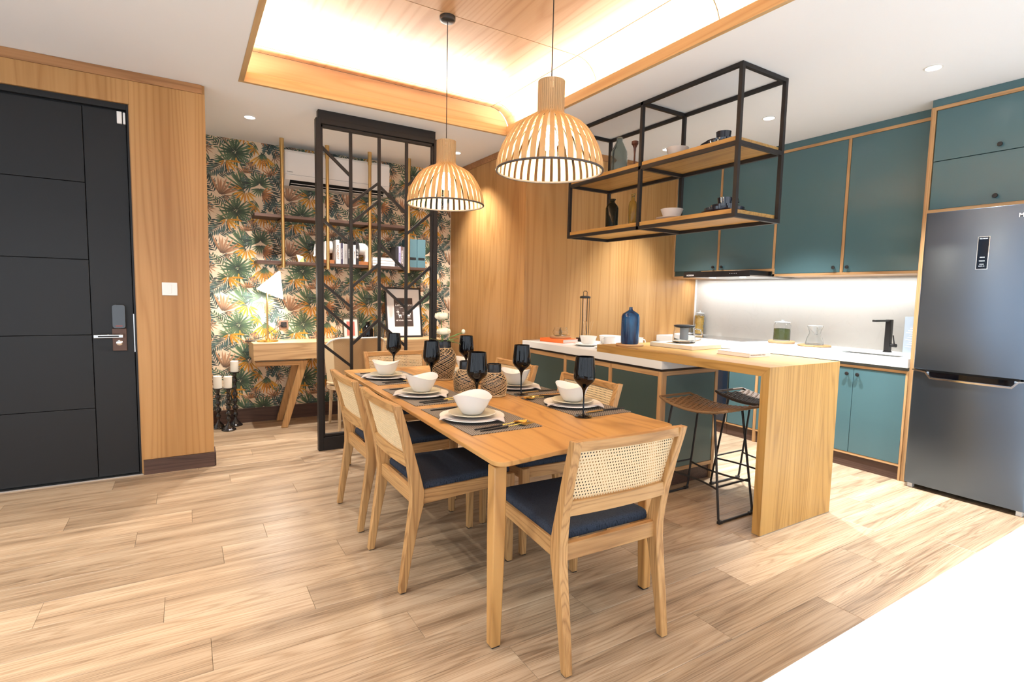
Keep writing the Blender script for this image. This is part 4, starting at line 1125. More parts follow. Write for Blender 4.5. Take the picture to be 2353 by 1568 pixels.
place(-1, 2.32, .285, 1.845, 'at the right row place nearest the camera', (1.705, 2.06), BR(-60))
place(-1, 2.93, .275, 1.85, 'at the middle place of the right row', (1.738, 2.70), BR(-50))
place(-1, 3.64, .29, 1.85, 'at the farthest place of the right row', (1.735, 3.445), BR(-50))

# ---- rattan wrapped vases
def vase(label, x, y, prof, neck_z, H, bands, seedk, flowers=False):
    t = thing('wrapped_vase', label, 'vase', (x, y, TZ + .0005), 0, 'rattan wrapped black vases on the table')
    L = dict(world=False)
    part('body', MB().lathe(prof, 44), mat('black_ceramic', (.012, .012, .014), .25), t, ang=50, **L)
    zs = [q[1] for q in prof if q[0] > 0]; 
    outer = [(r, z) for r, z in prof if z <= neck_z + .0016 and r > 0][1:]
    def R(z):
        for (r0, z0), (r1, z1) in zip(outer, outer[1:]):
            if z0 <= z <= z1: return r0 + (r1 - r0) * (z - z0) / max(1e-6, z1 - z0)
        return outer[-1][0] if z > outer[-1][1] else outer[0][0]
    b = MB(); rv = random.Random(seedk)
    za, zb = .004, neck_z
    for sgn in (1, -1):
        for k in range(bands):
            a0 = 2 * PI * (k + rv.uniform(-.18, .18)) / bands; turn = sgn * (1.15 + rv.uniform(-.05, .05))
            pts = []
            for i in range(31):
                u = i / 30; z = za + (zb - za) * u
                a = a0 + turn * 2 * PI * u * .62
                rr = R(z) + .0022 + (.0012 if sgn > 0 else 0)
                pts.append((rr * math.cos(a), rr * math.sin(a), z))
            b.tube(pts, .0013, 4, cap=False)
    for z, r_ in ((za, .0026), (zb, .0028), (za + .006, .002)):
        b.torus((0, 0, z), R(z) + .003, r_, 36, 6)
    o = part('rattan_net', b, M_RATTAN, t, ang=80, **L); o['kind'] = 'stuff'; o['label'] = 'criss-cross net of tan rattan cord'
    return t
VP1 = [(0.0, 0.001), (0.0607, 0.001), (0.0644, 0.006), (0.0764, 0.05), (0.0883, 0.11), (0.0902, 0.15), (0.0828, 0.185), (0.0644, 0.215), (0.055, 0.227), (0.0535, 0.275), (0.049, 0.276), (0.047, 0.23), (0.0, 0.22)]
VP2 = [(0.0, 0.001), (0.0659, 0.001), (0.0712, 0.008), (0.0765, 0.04), (0.0774, 0.075), (0.0721, 0.105), (0.0552, 0.132), (0.045, 0.142), (0.0435, 0.192), (0.039, 0.193), (0.037, 0.145), (0.0, 0.14)]
v1 = vase('tall black vase in tan rattan netting holding cream flowers', 1.555, 3.45, VP1, .226, .276, 22, 1)
vase('low wrapped black vase standing between the tall vase and its twin', 1.487, 2.945, VP2, .141, .193, 20, 2)
vase('low wrapped black vase nearest the camera, right of its twin', 1.582, 2.765, VP2, .141, .193, 20, 3)
# flowers: top bloom, lower bloom and a bud
def bloom(label, stem, c, R_, leaves, tilt=0.0, seedb=1, bud=False):
    t = thing('flower_stem', label, 'flower', stem[0], 0, 'cream flowers in the tall vase')
    part('stem', MB().tube(stem, .0035, 8), M_LEAF, t)
    rb = random.Random(seedb); b = MB(); C_ = Vector(c)
    if bud:
        b.sphere(c, R_, 14, 9, 1.25)
    else:
        for k, (f_, hh, op) in enumerate(((1.0, .62, 1.0), (.84, .74, .92), (.66, .82, .82), (.46, .86, .7), (.27, .88, .55))):
            ph = rb.uniform(0, 6.28); nw = (6, 5, 5, 4, 3)[k]
            rings = []
            for (r_, z_) in ((.30, -.62), (.80, -.46), (1.0, -.10), (.98, .25), (.90 * op, hh), (.86 * op, hh), (.92, .22), (.94, -.10), (.74, -.40), (.25, -.56)):
                ring = []
                for j in range(36):
                    a = 2 * PI * j / 36
                    w_ = 1 + .10 * math.sin(nw * a + ph) * (1 if z_ > -.3 else .2)
                    lift = .10 * math.cos(nw * a + ph) * (1 if z_ > .3 else 0)
                    ring.append((C_.x + R_ * f_ * r_ * w_ * math.cos(a), C_.y + R_ * f_ * r_ * w_ * math.sin(a), C_.z + R_ * (z_ + lift) * .72))
                rings.append(ring)
            b.loft(rings)
        b.sphere((c[0], c[1], c[2]), R_ * .45, 12, 8)
    part('petals', b, M_PETAL, t, ang=80)
    for (p, d, l_) in leaves:
        m = MB(); p, d = Vector(p), Vector(d).normalized(); sd = d.cross(Vector((0, 0, 1))).normalized(); g = []
        n_ = 9
        outl = []
        for i in range(n_ + 1):
            u = i / n_; w = l_ * .44 * math.sin(PI * min(1, u * .9 + .08)) * (1.0 if i % 2 else .55)
            cpt = p + d * l_ * u + Vector((0, 0, -.25 * l_ * u * u))
            outl.append((cpt - sd * w, cpt + Vector((0, 0, -.003)), cpt + sd * w))
        vs = [tuple(q) for r in outl for q in r]
        m._add(vs, [(i * 3 + j, i * 3 + j + 1, i * 3 + j + 4, i * 3 + j + 3) for i in range(n_) for j in (0, 1)])
        part('leaf', m, M_LEAF, t, ang=80)
bz = TZ + .24
vx, vy = 1.555, 3.45
bloom('tall cream ranunculus bloom, highest in the vase', [(vx, vy + .02, bz), (vx + .004, vy + .045, bz + .10), (vx + .008, vy + .055, 1.165)], (vx + .008, vy + .055, 1.190), .048, [], seedb=3)
bloom('open cream ranunculus bloom low over the vase neck', [(vx - .01, vy - .01, bz), (vx - .01, vy - .015, 1.06)], (vx - .005, vy - .015, 1.085), .046,
      [((vx - .03, vy, 1.02), (-1, -.1, .55), .085), ((vx - .03, vy - .03, 1.02), (-.7, -.8, .3), .07), ((vx + .02, vy - .03, 1.02), (.5, -.9, .25), .06), ((vx - .02, vy, 1.03), (-.6, .3, 1.2), .07)], seedb=5)
bloom('closed cream bud on a bent stalk beside the far black glass', [(vx + .01, vy, bz), (vx + .05, vy, 1.045), (vx + .10, vy - .01, 1.065), (vx + .145, vy - .01, 1.075)], (vx + .152, vy - .01, 1.085), .014,
      [((vx + .04, vy, 1.02), (1, -.2, .5), .08), ((vx + .05, vy - .01, 1.01), (.9, -.5, .1), .075), ((vx + .08, vy, 1.05), (.8, .1, .5), .05)], bud=True)

# ---- pendants
def make_pendant(label, x, y):
    topz, rimz = 2.334, 1.93
    t = thing('pendant_lamp', label, 'lamp', (x, y, rimz), 0, 'birch slat pendants over the dining table')
    L = dict(world=False); H = topz - rimz
    N = 38
    prof = [(.060, H), (.060, .33), (.060, .27), (.064, .256), (.084, .243), (.115, .230), (.146, .212), (.176, .185), (.200, .150), (.222, .110), (.237, .070), (.245, .035), (.247, .004)]
    def slat():
        rings = []
        n = len(prof)
        for i, (r, z) in enumerate(prof):
            r0, z0 = prof[max(0, i - 1)]; r1, z1 = prof[min(n - 1, i + 1)]
            dr, dz = r1 - r0, z1 - z0; l_ = math.hypot(dr, dz); nr, nz = -dz / l_, dr / l_
            w = .0045 + .0080 * max(0, r - .060) / .187; th = .002
            rings.append([(r - nr * th, -w, z - nz * th), (r + nr * th, -w, z + nz * th), (r + nr * th, w, z + nz * th), (r - nr * th, w, z - nz * th)])
        return MB().loft(rings)
    s0 = part('slat', slat(), M_SLAT, t, ang=50, **L)
    for k in range(1, N):
        o = s0.copy(); o.rotation_euler.z = 2 * PI * k / N; COL.objects.link(o)
    part('rim_ring', MB().torus((0, 0, .002), .2455, .0055, 72, 8), mat('ring_grey', (.06, .05, .045), .5), t, **L)
    part('inner_ring', MB().torus((0, 0, H - .012), .050, .004, 40, 8).torus((0, 0, H - .13), .050, .004, 40, 8), M_BLACK, t, **L)
    part('socket', MB().lathe([(0, H - .11), (.019, H - .11), (.021, H - .200), (0, H - .200)], 20), M_WPLAST, t, **L)
    part('cord', MB().tube([(0, 0, H - .12), (0, 0, VZ - rimz - .02)], .0028, 8), M_BLACK, t, **L)
    part('canopy', MB().lathe([(0, VZ - rimz - .034), (.03, VZ - rimz - .034), (.046, VZ - rimz - .028), (.050, VZ - rimz - .022), (.050, VZ - rimz - .001), (0, VZ - rimz - .001)], 36), M_BLACK, t, **L)
    part('bulb', MB().lathe([(0, H - .310), (.022, H - .304), (.037, H - .280), (.038, H - .260), (.025, H - .225), (.014, H - .201), (0, H - .201)], 24), M_BULB, t, **L)
    l = bpy.data.lights.new('pendant_glow', 'POINT'); l.energy = 20; l.color = (1, .84, .60); l.shadow_soft_size = .04
    o = bpy.data.objects.new('pendant_glow', l); o.location = (0, 0, H - .345); o.parent = t; link(o)
make_pendant('birch slat dome pendant, the nearer and larger-looking one', 1.46, 2.068)
make_pendant('birch slat dome pendant, the farther one under the round black canopy', 1.46, 3.225)

# ---- things on the peninsula and the bar
PZ = .925
def book(name, label, x0, x1, y0, y1, z0, z1, cover, rz=0, grp=None, spine='y-', title=None, tm=None):
    cx, cy = (x0 + x1) / 2, (y0 + y1) / 2; hx, hy = (x1 - x0) / 2, (y1 - y0) / 2
    t = thing(name, label, 'book', (cx, cy, z0), rz, grp); h = z1 - z0; L = dict(world=False)
    part('pages', MB().box(-hx + .004, hx - .004, -hy + .002, hy - .004, .003, h - .003), M_PAPER, t, **L)
    part('cover', MB().box(-hx, hx, -hy, hy, 0, .003).box(-hx, hx, -hy, hy, h - .003, h).box(-hx, hx, -hy, -hy + .003, .003, h - .003), cover, t, bevel=.0008, **L)
    return t
bk = book('cover_book', 'thick orange-spined book lying on the peninsula under a cork mat', -.15, .15, -.105, .105, PZ + .0005, PZ + .034, M_ORANGE)
bk.location = (3.01, 4.03, PZ + .0005); bk.rotation_euler.z = math.radians(-80)
single('cork_mat', MB().lathe([(0, 0), (.097, 0), (.10, .004), (.10, .014), (.096, .018), (0, .018)], 40, (3.04, 4.05, PZ + .0352)), M_CORK, 'round cork mat on the orange book under the glass cups', 'coaster')
for dx, dy, w in ((-.042, -.01, 'left'), (.045, .012, 'right')):
    single('glass_cup', MB().lathe([(0, 0), (.022, 0), (.038, .012), (.046, .035), (.042, .055), (.033, .068), (.030, .082), (.0275, .082), (.030, .068), (.039, .054), (.043, .035), (.035, .014), (0, .006)], 28, (3.04 + dx, 4.05 + dy, PZ + .0537)), M_GLASS,
           f'small round clear glass cup on the cork mat, {w} of the pair', 'cup')
uv = thing('lamp_cage', 'tall slim black wire cage lamp with carry loop on the peninsula', 'lamp', (3.28, 3.99, PZ))
ux, uy = 3.28, 3.99
part('base', MB().box(ux - .055, ux + .055, uy - .055, uy + .055, PZ + .0005, PZ + .035).lathe([(0, PZ + .035), (.045, PZ + .035), (.045, PZ + .055), (0, PZ + .055)], 24, (ux, uy, 0)), M_BLACK, uv, bevel=.003)
part('cap', MB().lathe([(0, .415), (.048, .415), (.052, .42), (.052, .432), (.03, .44), (0, .44)], 28, (ux, uy, PZ)), M_BLACK, uv)
for k in range(6):
    a = 2 * PI * (k + .3) / 6
    part('cage_rod', MB().tube([(ux + .042 * math.cos(a), uy + .042 * math.sin(a), PZ + .05), (ux + .042 * math.cos(a), uy + .042 * math.sin(a), PZ + .418)], .0024, 6), M_BLACK, uv)
part('handle', MB().tube([(ux - .022, uy, PZ + .438), (ux - .022, uy, PZ + .478), (ux - .014, uy, PZ + .486), (ux + .014, uy, PZ + .486), (ux + .022, uy, PZ + .478), (ux + .022, uy, PZ + .438)], .0028, 8), M_BLACK, uv)
part('tube_lamp', MB().tube([(ux, uy, PZ + .05), (ux, uy, PZ + .41)], .009, 12), M_GLASS, uv)
part('power_cord', MB().tube([(ux - .055, uy + .02, PZ + .01), (ux - .10, uy + .05, PZ + .012), (ux - .11, uy + .09, PZ + .03), (ux - .09, uy + .14, PZ + .014), (ux - .05, uy + .17, PZ + .02)], .003, 6), M_BLACK, uv)
dxx, dyy = 3.20, 3.84
t = thing('reed_diffuser', 'clear reed diffuser with pale sticks behind the small white bowl', 'diffuser', (dxx, dyy, PZ))
part('bottle', MB().lathe([(0, 0), (.028, 0), (.030, .004), (.030, .045), (.014, .056), (.012, .075), (.010, .075), (.011, .056), (.027, .043), (.027, .006), (0, .006)], 24, (dxx, dyy, PZ + .0005)), M_GLASS, t)
for k, (ax, ay) in enumerate(((-.05, .01), (-.03, -.02), (.0, .02), (.035, 0), (.05, -.015))):
    part('reed', MB().tube([(dxx, dyy, PZ + .012), (dxx + ax, dyy + ay, PZ + .20)], .0018, 6), M_RATTAN, t)
single('plate', MB().lathe(plate_prof(.125, .016), 44, (3.02, 3.62, PZ + .0005)), M_WHITE, 'white plate under the small white bowl on the peninsula', 'plate')
single('bowl', MB().lathe([(0, 0), (.050, 0), (.058, .008), (.076, .068), (.073, .0685), (.055, .012), (0, .008)], 40, (3.025, 3.62, PZ + .0175)), M_WHITE, 'small white bowl on a plate at the middle of the peninsula', 'bowl')
single('plate', MB().lathe(plate_prof(.10, .014), 44, (2.985, 3.34, PZ + .0005)), M_WHITE, 'white plate partly hidden by the oak bar corner', 'plate')
def mug(label, x, y, z, m, r=.045, h=.075, ha=180, name='mug'):
    t = thing(name, label, 'mug', (x, y, z))
    part('body', MB().lathe([(0, 0), (r * .93, 0), (r, .006), (r, h - .004), (r * 1.05, h), (r * .98, h), (r * .92, h - .006), (r * .90, .008), (0, .006)], 32, (x, y, z)), m, t)
    a = math.radians(ha); c, s_ = math.cos(a), math.sin(a)
    pts = [(x + c * (r + q), y + s_ * (r + q), z + zz) for q, zz in ((-.002, h * .78), (.020, h * .74), (.028, h * .5), (.018, h * .25), (-.002, h * .2))]
    part('handle', MB().tube(pts, .0045, 8), m, t)
    return t
mug('light grey enamel mug standing left of the blue jug', 3.215, 3.55, PZ + .0005, M_GREYG, .052, .08, 150)
mug('white mug whose handle shows right of the blue jug', 3.42, 3.41, PZ + .0005, M_WHITE, .045, .078, -20)
single('serving_bowl', MB().lathe([(0, 0), (.085, 0), (.095, .01), (.11, .075), (.106, .076), (.09, .014), (0, .01)], 44, (3.36, 3.695, PZ + .0005)), M_WHITE, 'wide white bowl behind the mugs and blue jug', 'bowl')
jx, jy = 2.955, 3.035
single('cork_mat', MB().lathe([(0, 0), (.103, 0), (.107, .004), (.107, .011), (.103, .014), (0, .014)], 44, (jx, jy, BZ + .0005)), M_CORK, 'round cork mat on the oak bar under the blue jug', 'coaster')
def blue_glass():
    m = mat('blue_glaze', (.012, .05, .16), .14, spec=.4, coat=.15); t, n, l, b_ = nt(m)
    tc = n.new('ShaderNodeTexCoord'); mp = n.new('ShaderNodeMapping'); mp.inputs['Scale'].default_value = (14, 14, 2.5); l.new(tc.outputs['Object'], mp.inputs[0])
    no = n.new('ShaderNodeTexNoise'); no.inputs['Scale'].default_value = 1.5; no.inputs['Detail'].default_value = 5; l.new(mp.outputs[0], no.inputs[0])
    rp = n.new('ShaderNodeValToRGB'); e = rp.color_ramp.elements; e[0].position = .35; e[0].color = (.008, .018, .06, 1); e[1].position = .68; e[1].color = (.012, .10, .26, 1)
    l.new(no.outputs['Fac'], rp.inputs[0]); l.new(rp.outputs[0], b_.inputs['Base Color']); return m
single('blue_jug', MB().lathe([(0, 0), (.080, 0), (.086, .008), (.087, .03), (.0885, .10), (.088, .20), (.087, .235), (.078, .258), (.050, .276), (.026, .288), (.017, .298), (.0155, .315), (.018, .318), (.012, .318), (.012, .298), (0, .29)], 48).xform(Matrix.Translation((jx, jy, BZ + .015)) @ Matrix.Diagonal((.80, .80, .90, 1))), blue_glass(),
       'tall glossy deep blue bottle vase with narrow neck standing on cork', 'vase')
tb_ = thing('travertine_tray', 'pale square travertine board on the oak bar under the glass pitcher', 'tray', (3.26, 2.78, BZ))
b = MB().box(-.18, .18, -.195, .195, 0, .032)
o = part('slab', b, M_TRAVERT, tb_, world=False, bevel=.003); tb_.rotation_euler.z = math.radians(4); tb_.location = (3.30, 2.785, BZ + .0005)
pt = thing('glass_pitcher', 'clear glass pitcher with dark lid and infuser on the travertine board', 'pitcher', (3.30, 2.80, BZ + .033))
gx, gy, gz = 3.30, 2.80, BZ + .033
part('body', MB().lathe([(0, 0), (.080, 0), (.087, .006), (.084, .05), (.076, .11), (.078, .125), (.075, .125), (.073, .11), (.081, .05), (.082, .01), (0, .005)], 44, (gx, gy, gz)), M_GLASS, pt)
part('lid', MB().lathe([(0, .120), (.070, .120), (.0735, .124), (.079, .128), (.079, .136), (.06, .14), (0, .14)], 40, (gx, gy, gz)), mat('lid_black', (.02, .022, .025), .3), pt, bevel=0)
part('infuser', MB().lathe([(0, .022), (.030, .022), (.032, .026), (.033, .120), (.031, .120), (.030, .028), (0, .026)], 28, (gx, gy, gz)), mat('infuser_mesh', (.55, .56, .57), .3, trans=.5, ior=1.1), pt)
part('handle', MB().tube([(gx + .055, gy - .055, gz + .11), (gx + .085, gy - .085, gz + .105), (gx + .095, gy - .095, gz + .07), (gx + .085, gy - .085, gz + .03), (gx + .060, gy - .060, gz + .02)], .0055, 8), M_GLASS, pt)
bk = book('cover_book', 'thin pale book lying on the near end of the oak bar', -.105, .105, -.13, .13, BZ + .0005, BZ + .028, M_PINKC)
bk.location = (3.22, 2.225, BZ + .0005); bk.rotation_euler.z = math.radians(-3)
text('title', 'WALKS IN AN EVENING WORLD', mat('ink', (.08, .07, .07), .6), bk, (-.02, -.1304, .015), (PI / 2, 0, 0), .010, .0002, world=False)

# ---- jars and carafe on the back worktop
def jar(label, x, y, z, r, h, fillm, fh, piecekind=None):
    t = thing('storage_jar', label, 'jar', (x, y, z))
    part('glass_body', MB().lathe([(0, 0), (r * .96, 0), (r, .006), (r, h * .72), (r * .95, h * .79), (r * .84, h * .84), (r * .84, h * .86), (r * .80, h * .86), (r * .80, h * .84), (r * .93, h * .77), (r * .965, h * .71), (r * .965, .01), (0, .008)], 40, (x, y, z)), M_GLASS, t)
    part('lid', MB().lathe([(0, h * .865), (r * .84, h * .865), (r * .94, h * .875), (r * .92, h * .90), (r * .3, h * .925), (r * .16, h * .94), (r * .2, h * .97), (r * .22, h * .99), (r * .12, h), (0, h)], 36, (x, y, z)), mat('milky_glass', (.86, .89, .90), .12, trans=.45, ior=1.25), t)
    if piecekind == 'pasta':
        b = MB(); rp_ = random.Random(4)
        for k in range(330):
            a = rp_.uniform(0, 2 * PI); rr = r * .88 * math.sqrt(rp_.uniform(.35, 1)); zz = z + .02 + fh * rp_.random()
            c = Vector((x + rr * math.cos(a), y + rr * math.sin(a), zz)); d_ = Vector((rp_.uniform(-1, 1), rp_.uniform(-1, 1), rp_.uniform(-1, 1))).normalized() * .013
            e = Vector((-math.sin(a), math.cos(a), rp_.uniform(-1.2, 1.2))).normalized() * .013
            b.tube([c - e, c + e], .0035, 5)
        b.lathe([(0, .012), (r * .72, .012), (r * .72, fh), (0, fh)], 20, (x, y, z))
        part('pasta', b, fillm, t, kind='stuff')
    else:
        part('filling', MB().lathe([(0, .010), (r * .955, .010), (r * .955, fh), (r * .5, fh + .004), (0, fh)], 36, (x, y, z)), fillm, t, kind='stuff', label='dried green herbs')
    return t
CZ = .9405
jar('tall lidded glass jar full of yellow pasta in the backsplash corner', 5.17, 4.17, CZ, .057, .285, mat('pasta', (.80, .52, .12), .6), .20, 'pasta')
herb = mat('green_herbs', (.13, .16, .05), .95, bump=1.0, bscale=350)
single('cork_mat', MB().lathe([(0, 0), (.115, 0), (.12, .005), (.12, .02), (.115, .025), (0, .025)], 40, (5.03, 3.06, CZ)), M_CORK, 'thick round cork mat under the herb jar beside the hob', 'coaster')
jar('squat lidded glass jar half full of dried green herbs', 5.03, 3.06, CZ + .0255, .077, .205, herb, .115)
single('wooden_board', MB().lathe([(0, 0), (.135, 0), (.14, .004), (.14, .010), (.136, .014), (0, .014)], 44, (5.00, 2.72, CZ)), CHAIRW['x'], 'thin round wooden board under the glass coffee carafe', 'board')
cf = thing('coffee_carafe', 'clear glass coffee carafe with white paper filter near the sink', 'carafe', (5.00, 2.72, CZ + .0145))
part('body', MB().lathe([(0, 0), (.072, 0), (.078, .006), (.066, .06), (.048, .105), (.050, .125), (.068, .175), (.065, .175), (.047, .125), (.045, .105), (.063, .06), (.074, .01), (0, .006)], 36, (5.00, 2.72, CZ + .0145)), M_GLASS, cf)
part('paper_filter', MB().lathe([(0, .095), (.004, .095), (.060, .178), (.058, .178), (0, .10)], 28, (5.00, 2.72, CZ + .0145)), M_PAPER, cf)
part('handle', MB().tube([(4.94, 2.67, CZ + .18), (4.915, 2.655, CZ + .17), (4.915, 2.65, CZ + .12), (4.945, 2.675, CZ + .11)], .005, 8), M_GLASS, cf)

# ================================================================== STUDY BEHIND THE SCREEN
DX0, DX1, DY0, DY1, DZ0, DZ1 = .535, 2.50, 5.52, 5.955, .682, .847
dk = thing('writing_desk', 'long pale ash desk with slanted legs against the leaf wallpaper', 'desk', (1.5, 5.73, 0))
part('desk_box', MB().box(DX0, DX1, DY0, DY1, DZ0, DZ1), DESKW['x'], dk, bevel=.003)
for y, nm in ((5.56, 'front'), (5.90, 'rear')):
    part('leg_rail', MB().box(DX0 + .02, .954, y - .0205, y + .0205, .622, .665), CHAIRW['x'], dk, bevel=.002)
    part('slanted_leg', MB().loft([[(.775, y - .02, .003), (.832, y - .02, .003), (.832, y + .02, .003), (.775, y + .02, .003)],
                                  [(.953, y - .02, .665), (1.03, y - .02, .665), (1.03, y + .02, .665), (.953, y + .02, .665)]]), CHAIRW['z'], dk, bevel=.002)
    part('slanted_leg', MB().loft([[(2.29, y - .02, .003), (2.235, y - .02, .003), (2.235, y + .02, .003), (2.29, y + .02, .003)],
                                  [(2.07, y - .02, .665), (2.00, y - .02, .665), (2.00, y + .02, .665), (2.07, y + .02, .665)]]), CHAIRW['z'], dk, bevel=.002)
part('spacer', MB().box(DX0 + .03, 1.0, 5.58, 5.88, .664, .69).box(2.03, DX1 - .02, 5.58, 5.88, .664, .69).box(DX0 + .02, DX0 + .05, 5.58, 5.88, .622, .664).box(2.02, DX1 - .02, 5.54, 5.9, .622, .6639), DESKW['x'], dk)
# shelves on brass rods
for z, x0, x1, lab in ((2.095, .585, 2.16, 'empty upper dark walnut shelf on brass rods over the desk'), (1.645, .60, 2.40, 'lower dark walnut shelf on brass rods holding books and elephants')):
    single('wall_shelf', MB().box(x0, x1, 5.69, 5.965, z - .030, z), DARKW['x'], lab, 'shelf', bevel=.002)
for i, (x, lab) in enumerate(((.832, 'far left'), (1.257, 'second from left'), (1.69, 'third from left'), (2.122, 'far right'))):
    t = thing('brass_rod', f'vertical brushed brass tube holding the study shelves, {lab}', 'rod', (x, 5.665, 1.58), 0, 'brass tubes of the study shelves')
    part('tube', MB().tube([(x, 5.665, 1.585), (x, 5.665, CH - .0005)], .0165, 20), M_BRASS, t)
    part('collar', MB().tube([(x, 5.665, 1.58), (x, 5.665, 1.66)], .0185, 20), M_BRASS, t)
    part('collar', MB().tube([(x, 5.665, CH - .13), (x, 5.665, CH - .0004)], .0205, 20), M_BRASS, t)
    for z in (2.05, 1.60): part('arm', MB().tube([(x, 5.665, z), (x, 5.968, z)], .013, 14), M_BRASS, t)
# air conditioner
AX0, AX1, AZ0, AZ1 = .872, 1.935, 2.405, 2.75
ac = thing('air_conditioner', 'white wall-mounted split air conditioner above the desk shelves', 'air conditioner', ((AX0 + AX1) / 2, 5.87, AZ0))
pr = [(5.968, AZ0), (5.85, AZ0 + .005), (5.775, AZ0 + .055), (5.755, AZ0 + .09), (5.75, AZ1 - .03), (5.765, AZ1 - .005), (5.80, AZ1), (5.968, AZ1)]
part('casing', MB().loft([[(AX0, y, z) for y, z in pr], [(AX1, y, z) for y, z in pr]]), M_WPLAST, ac, bevel=.004, ang=25)
part('air_outlet', MB().loft([[(AX0 + .05, y, z) for y, z in ((5.846, AZ0 + .0035), (5.774, AZ0 + .0515), (5.79, AZ0 + .06), (5.86, AZ0 + .012))], [(AX1 - .05, y, z) for y, z in ((5.846, AZ0 + .0035), (5.774, AZ0 + .0515), (5.79, AZ0 + .06), (5.86, AZ0 + .012))]]), M_GROOVE, ac)
part('louvre', MB().bar((AX0 + .06, 5.805, AZ0 + .024), (AX1 - .06, 5.805, AZ0 + .024), .014, .004), M_WPLAST, ac)
part('louvre', MB().bar((AX0 + .06, 5.835, AZ0 + .006), (AX1 - .06, 5.835, AZ0 + .006), .012, .004), M_WPLAST, ac)
part('panel_seam', MB().box(AX0 + .005, AX1 - .005, 5.7495, 5.752, AZ0 + .10, AZ0 + .103), mat('seam_grey', (.4, .4, .4), .6), ac)
text('brand_lettering', 'DAIKIN', mat('ink', (0, 0, 0)), ac, (AX0 + .045, 5.749, AZ0 + .125), RX_NEGY, .016, .0002)
part('status_led', MB().sphere((1.83, 5.775, AZ0 + .045), .004, 8, 6), mat('green_led', (.1, .8, .2), .4, emit=(.1, 1, .2), es=4), ac)
# books and bookends on the lower shelf
SZ = 1.6455
def upright(label, x0, x1, h, cover, title=None, tm=None, size=.02, depth=.16, y0=5.705, lean=0):
    t = thing('shelf_book', label, 'book', ((x0 + x1) / 2, y0 + depth / 2, SZ), 0, 'books on the walnut study shelf')
    part('pages', MB().box(x0 + .002, x1 - .002, y0 + .004, y0 + depth - .002, SZ + .002, SZ + h - .004), M_PAPER, t)
    part('cover', MB().box(x0, x0 + .0018, y0, y0 + depth, SZ, SZ + h).box(x1 - .0018, x1, y0, y0 + depth, SZ, SZ + h).box(x0 + .0018, x1 - .0018, y0, y0 + .0018, SZ, SZ + h), cover, t)
    if title: text('title', title, tm, t, ((x0 + x1) / 2, y0 - .0006, SZ + h * .48), (0, PI / 2, 0) if False else Euler((PI / 2, PI / 2, 0)), size, .0002, bold=.0004)
    return t
WH = mat('white_cover', (.78, .76, .73), .5); BLK = mat('black_cover', (.025, .022, .025), .5); GRC = mat('grey_cover', (.40, .38, .37), .5); PUR = mat('dusk_cover', (.075, .065, .11), .5); LIL = mat('lilac_cover', (.42, .40, .58), .5); BRN = mat('brown_cover', (.13, .085, .08), .5)
TW = mat('title_white', (.8, .78, .76), .6); TB = mat('title_brown', (.25, .12, .06), .6)
upright('white book titled KONBEST in brown, beside the left elephant', 1.346, 1.382, .245, WH, 'KONBEST', TB, .034)
upright('slim white spine next to KONBEST', 1.3835, 1.394, .215, WH)
upright('dark violet spine with pale lettering, between two pale books', 1.3955, 1.418, .218, PUR, 'THE BATTLE HALL', TW, .014)
upright('thin white book right of the violet spine', 1.4195, 1.428, .215, WH)
upright('grey book in the row of upright books', 1.4295, 1.464, .210, GRC, 'LA MAISON', mat('title_grey', (.2, .2, .2), .6), .016)
upright('black book with broken white lettering', 1.4655, 1.496, .236, BLK, 'THE BIG BOOK', TW, .015)
upright('thick black book titled A SURVIVOR', 1.4975, 1.524, .238, BLK, 'A SURVIVOR!', TW, .024)
upright('white book half hidden behind the screen upright', 1.5255, 1.551, .205, WH, 'IMMORTALITY', TB, .012)
upright('black book titled LET IT BE beside the right elephant', 1.5525, 1.583, .242, BLK, 'LET IT BE', TW, .024)
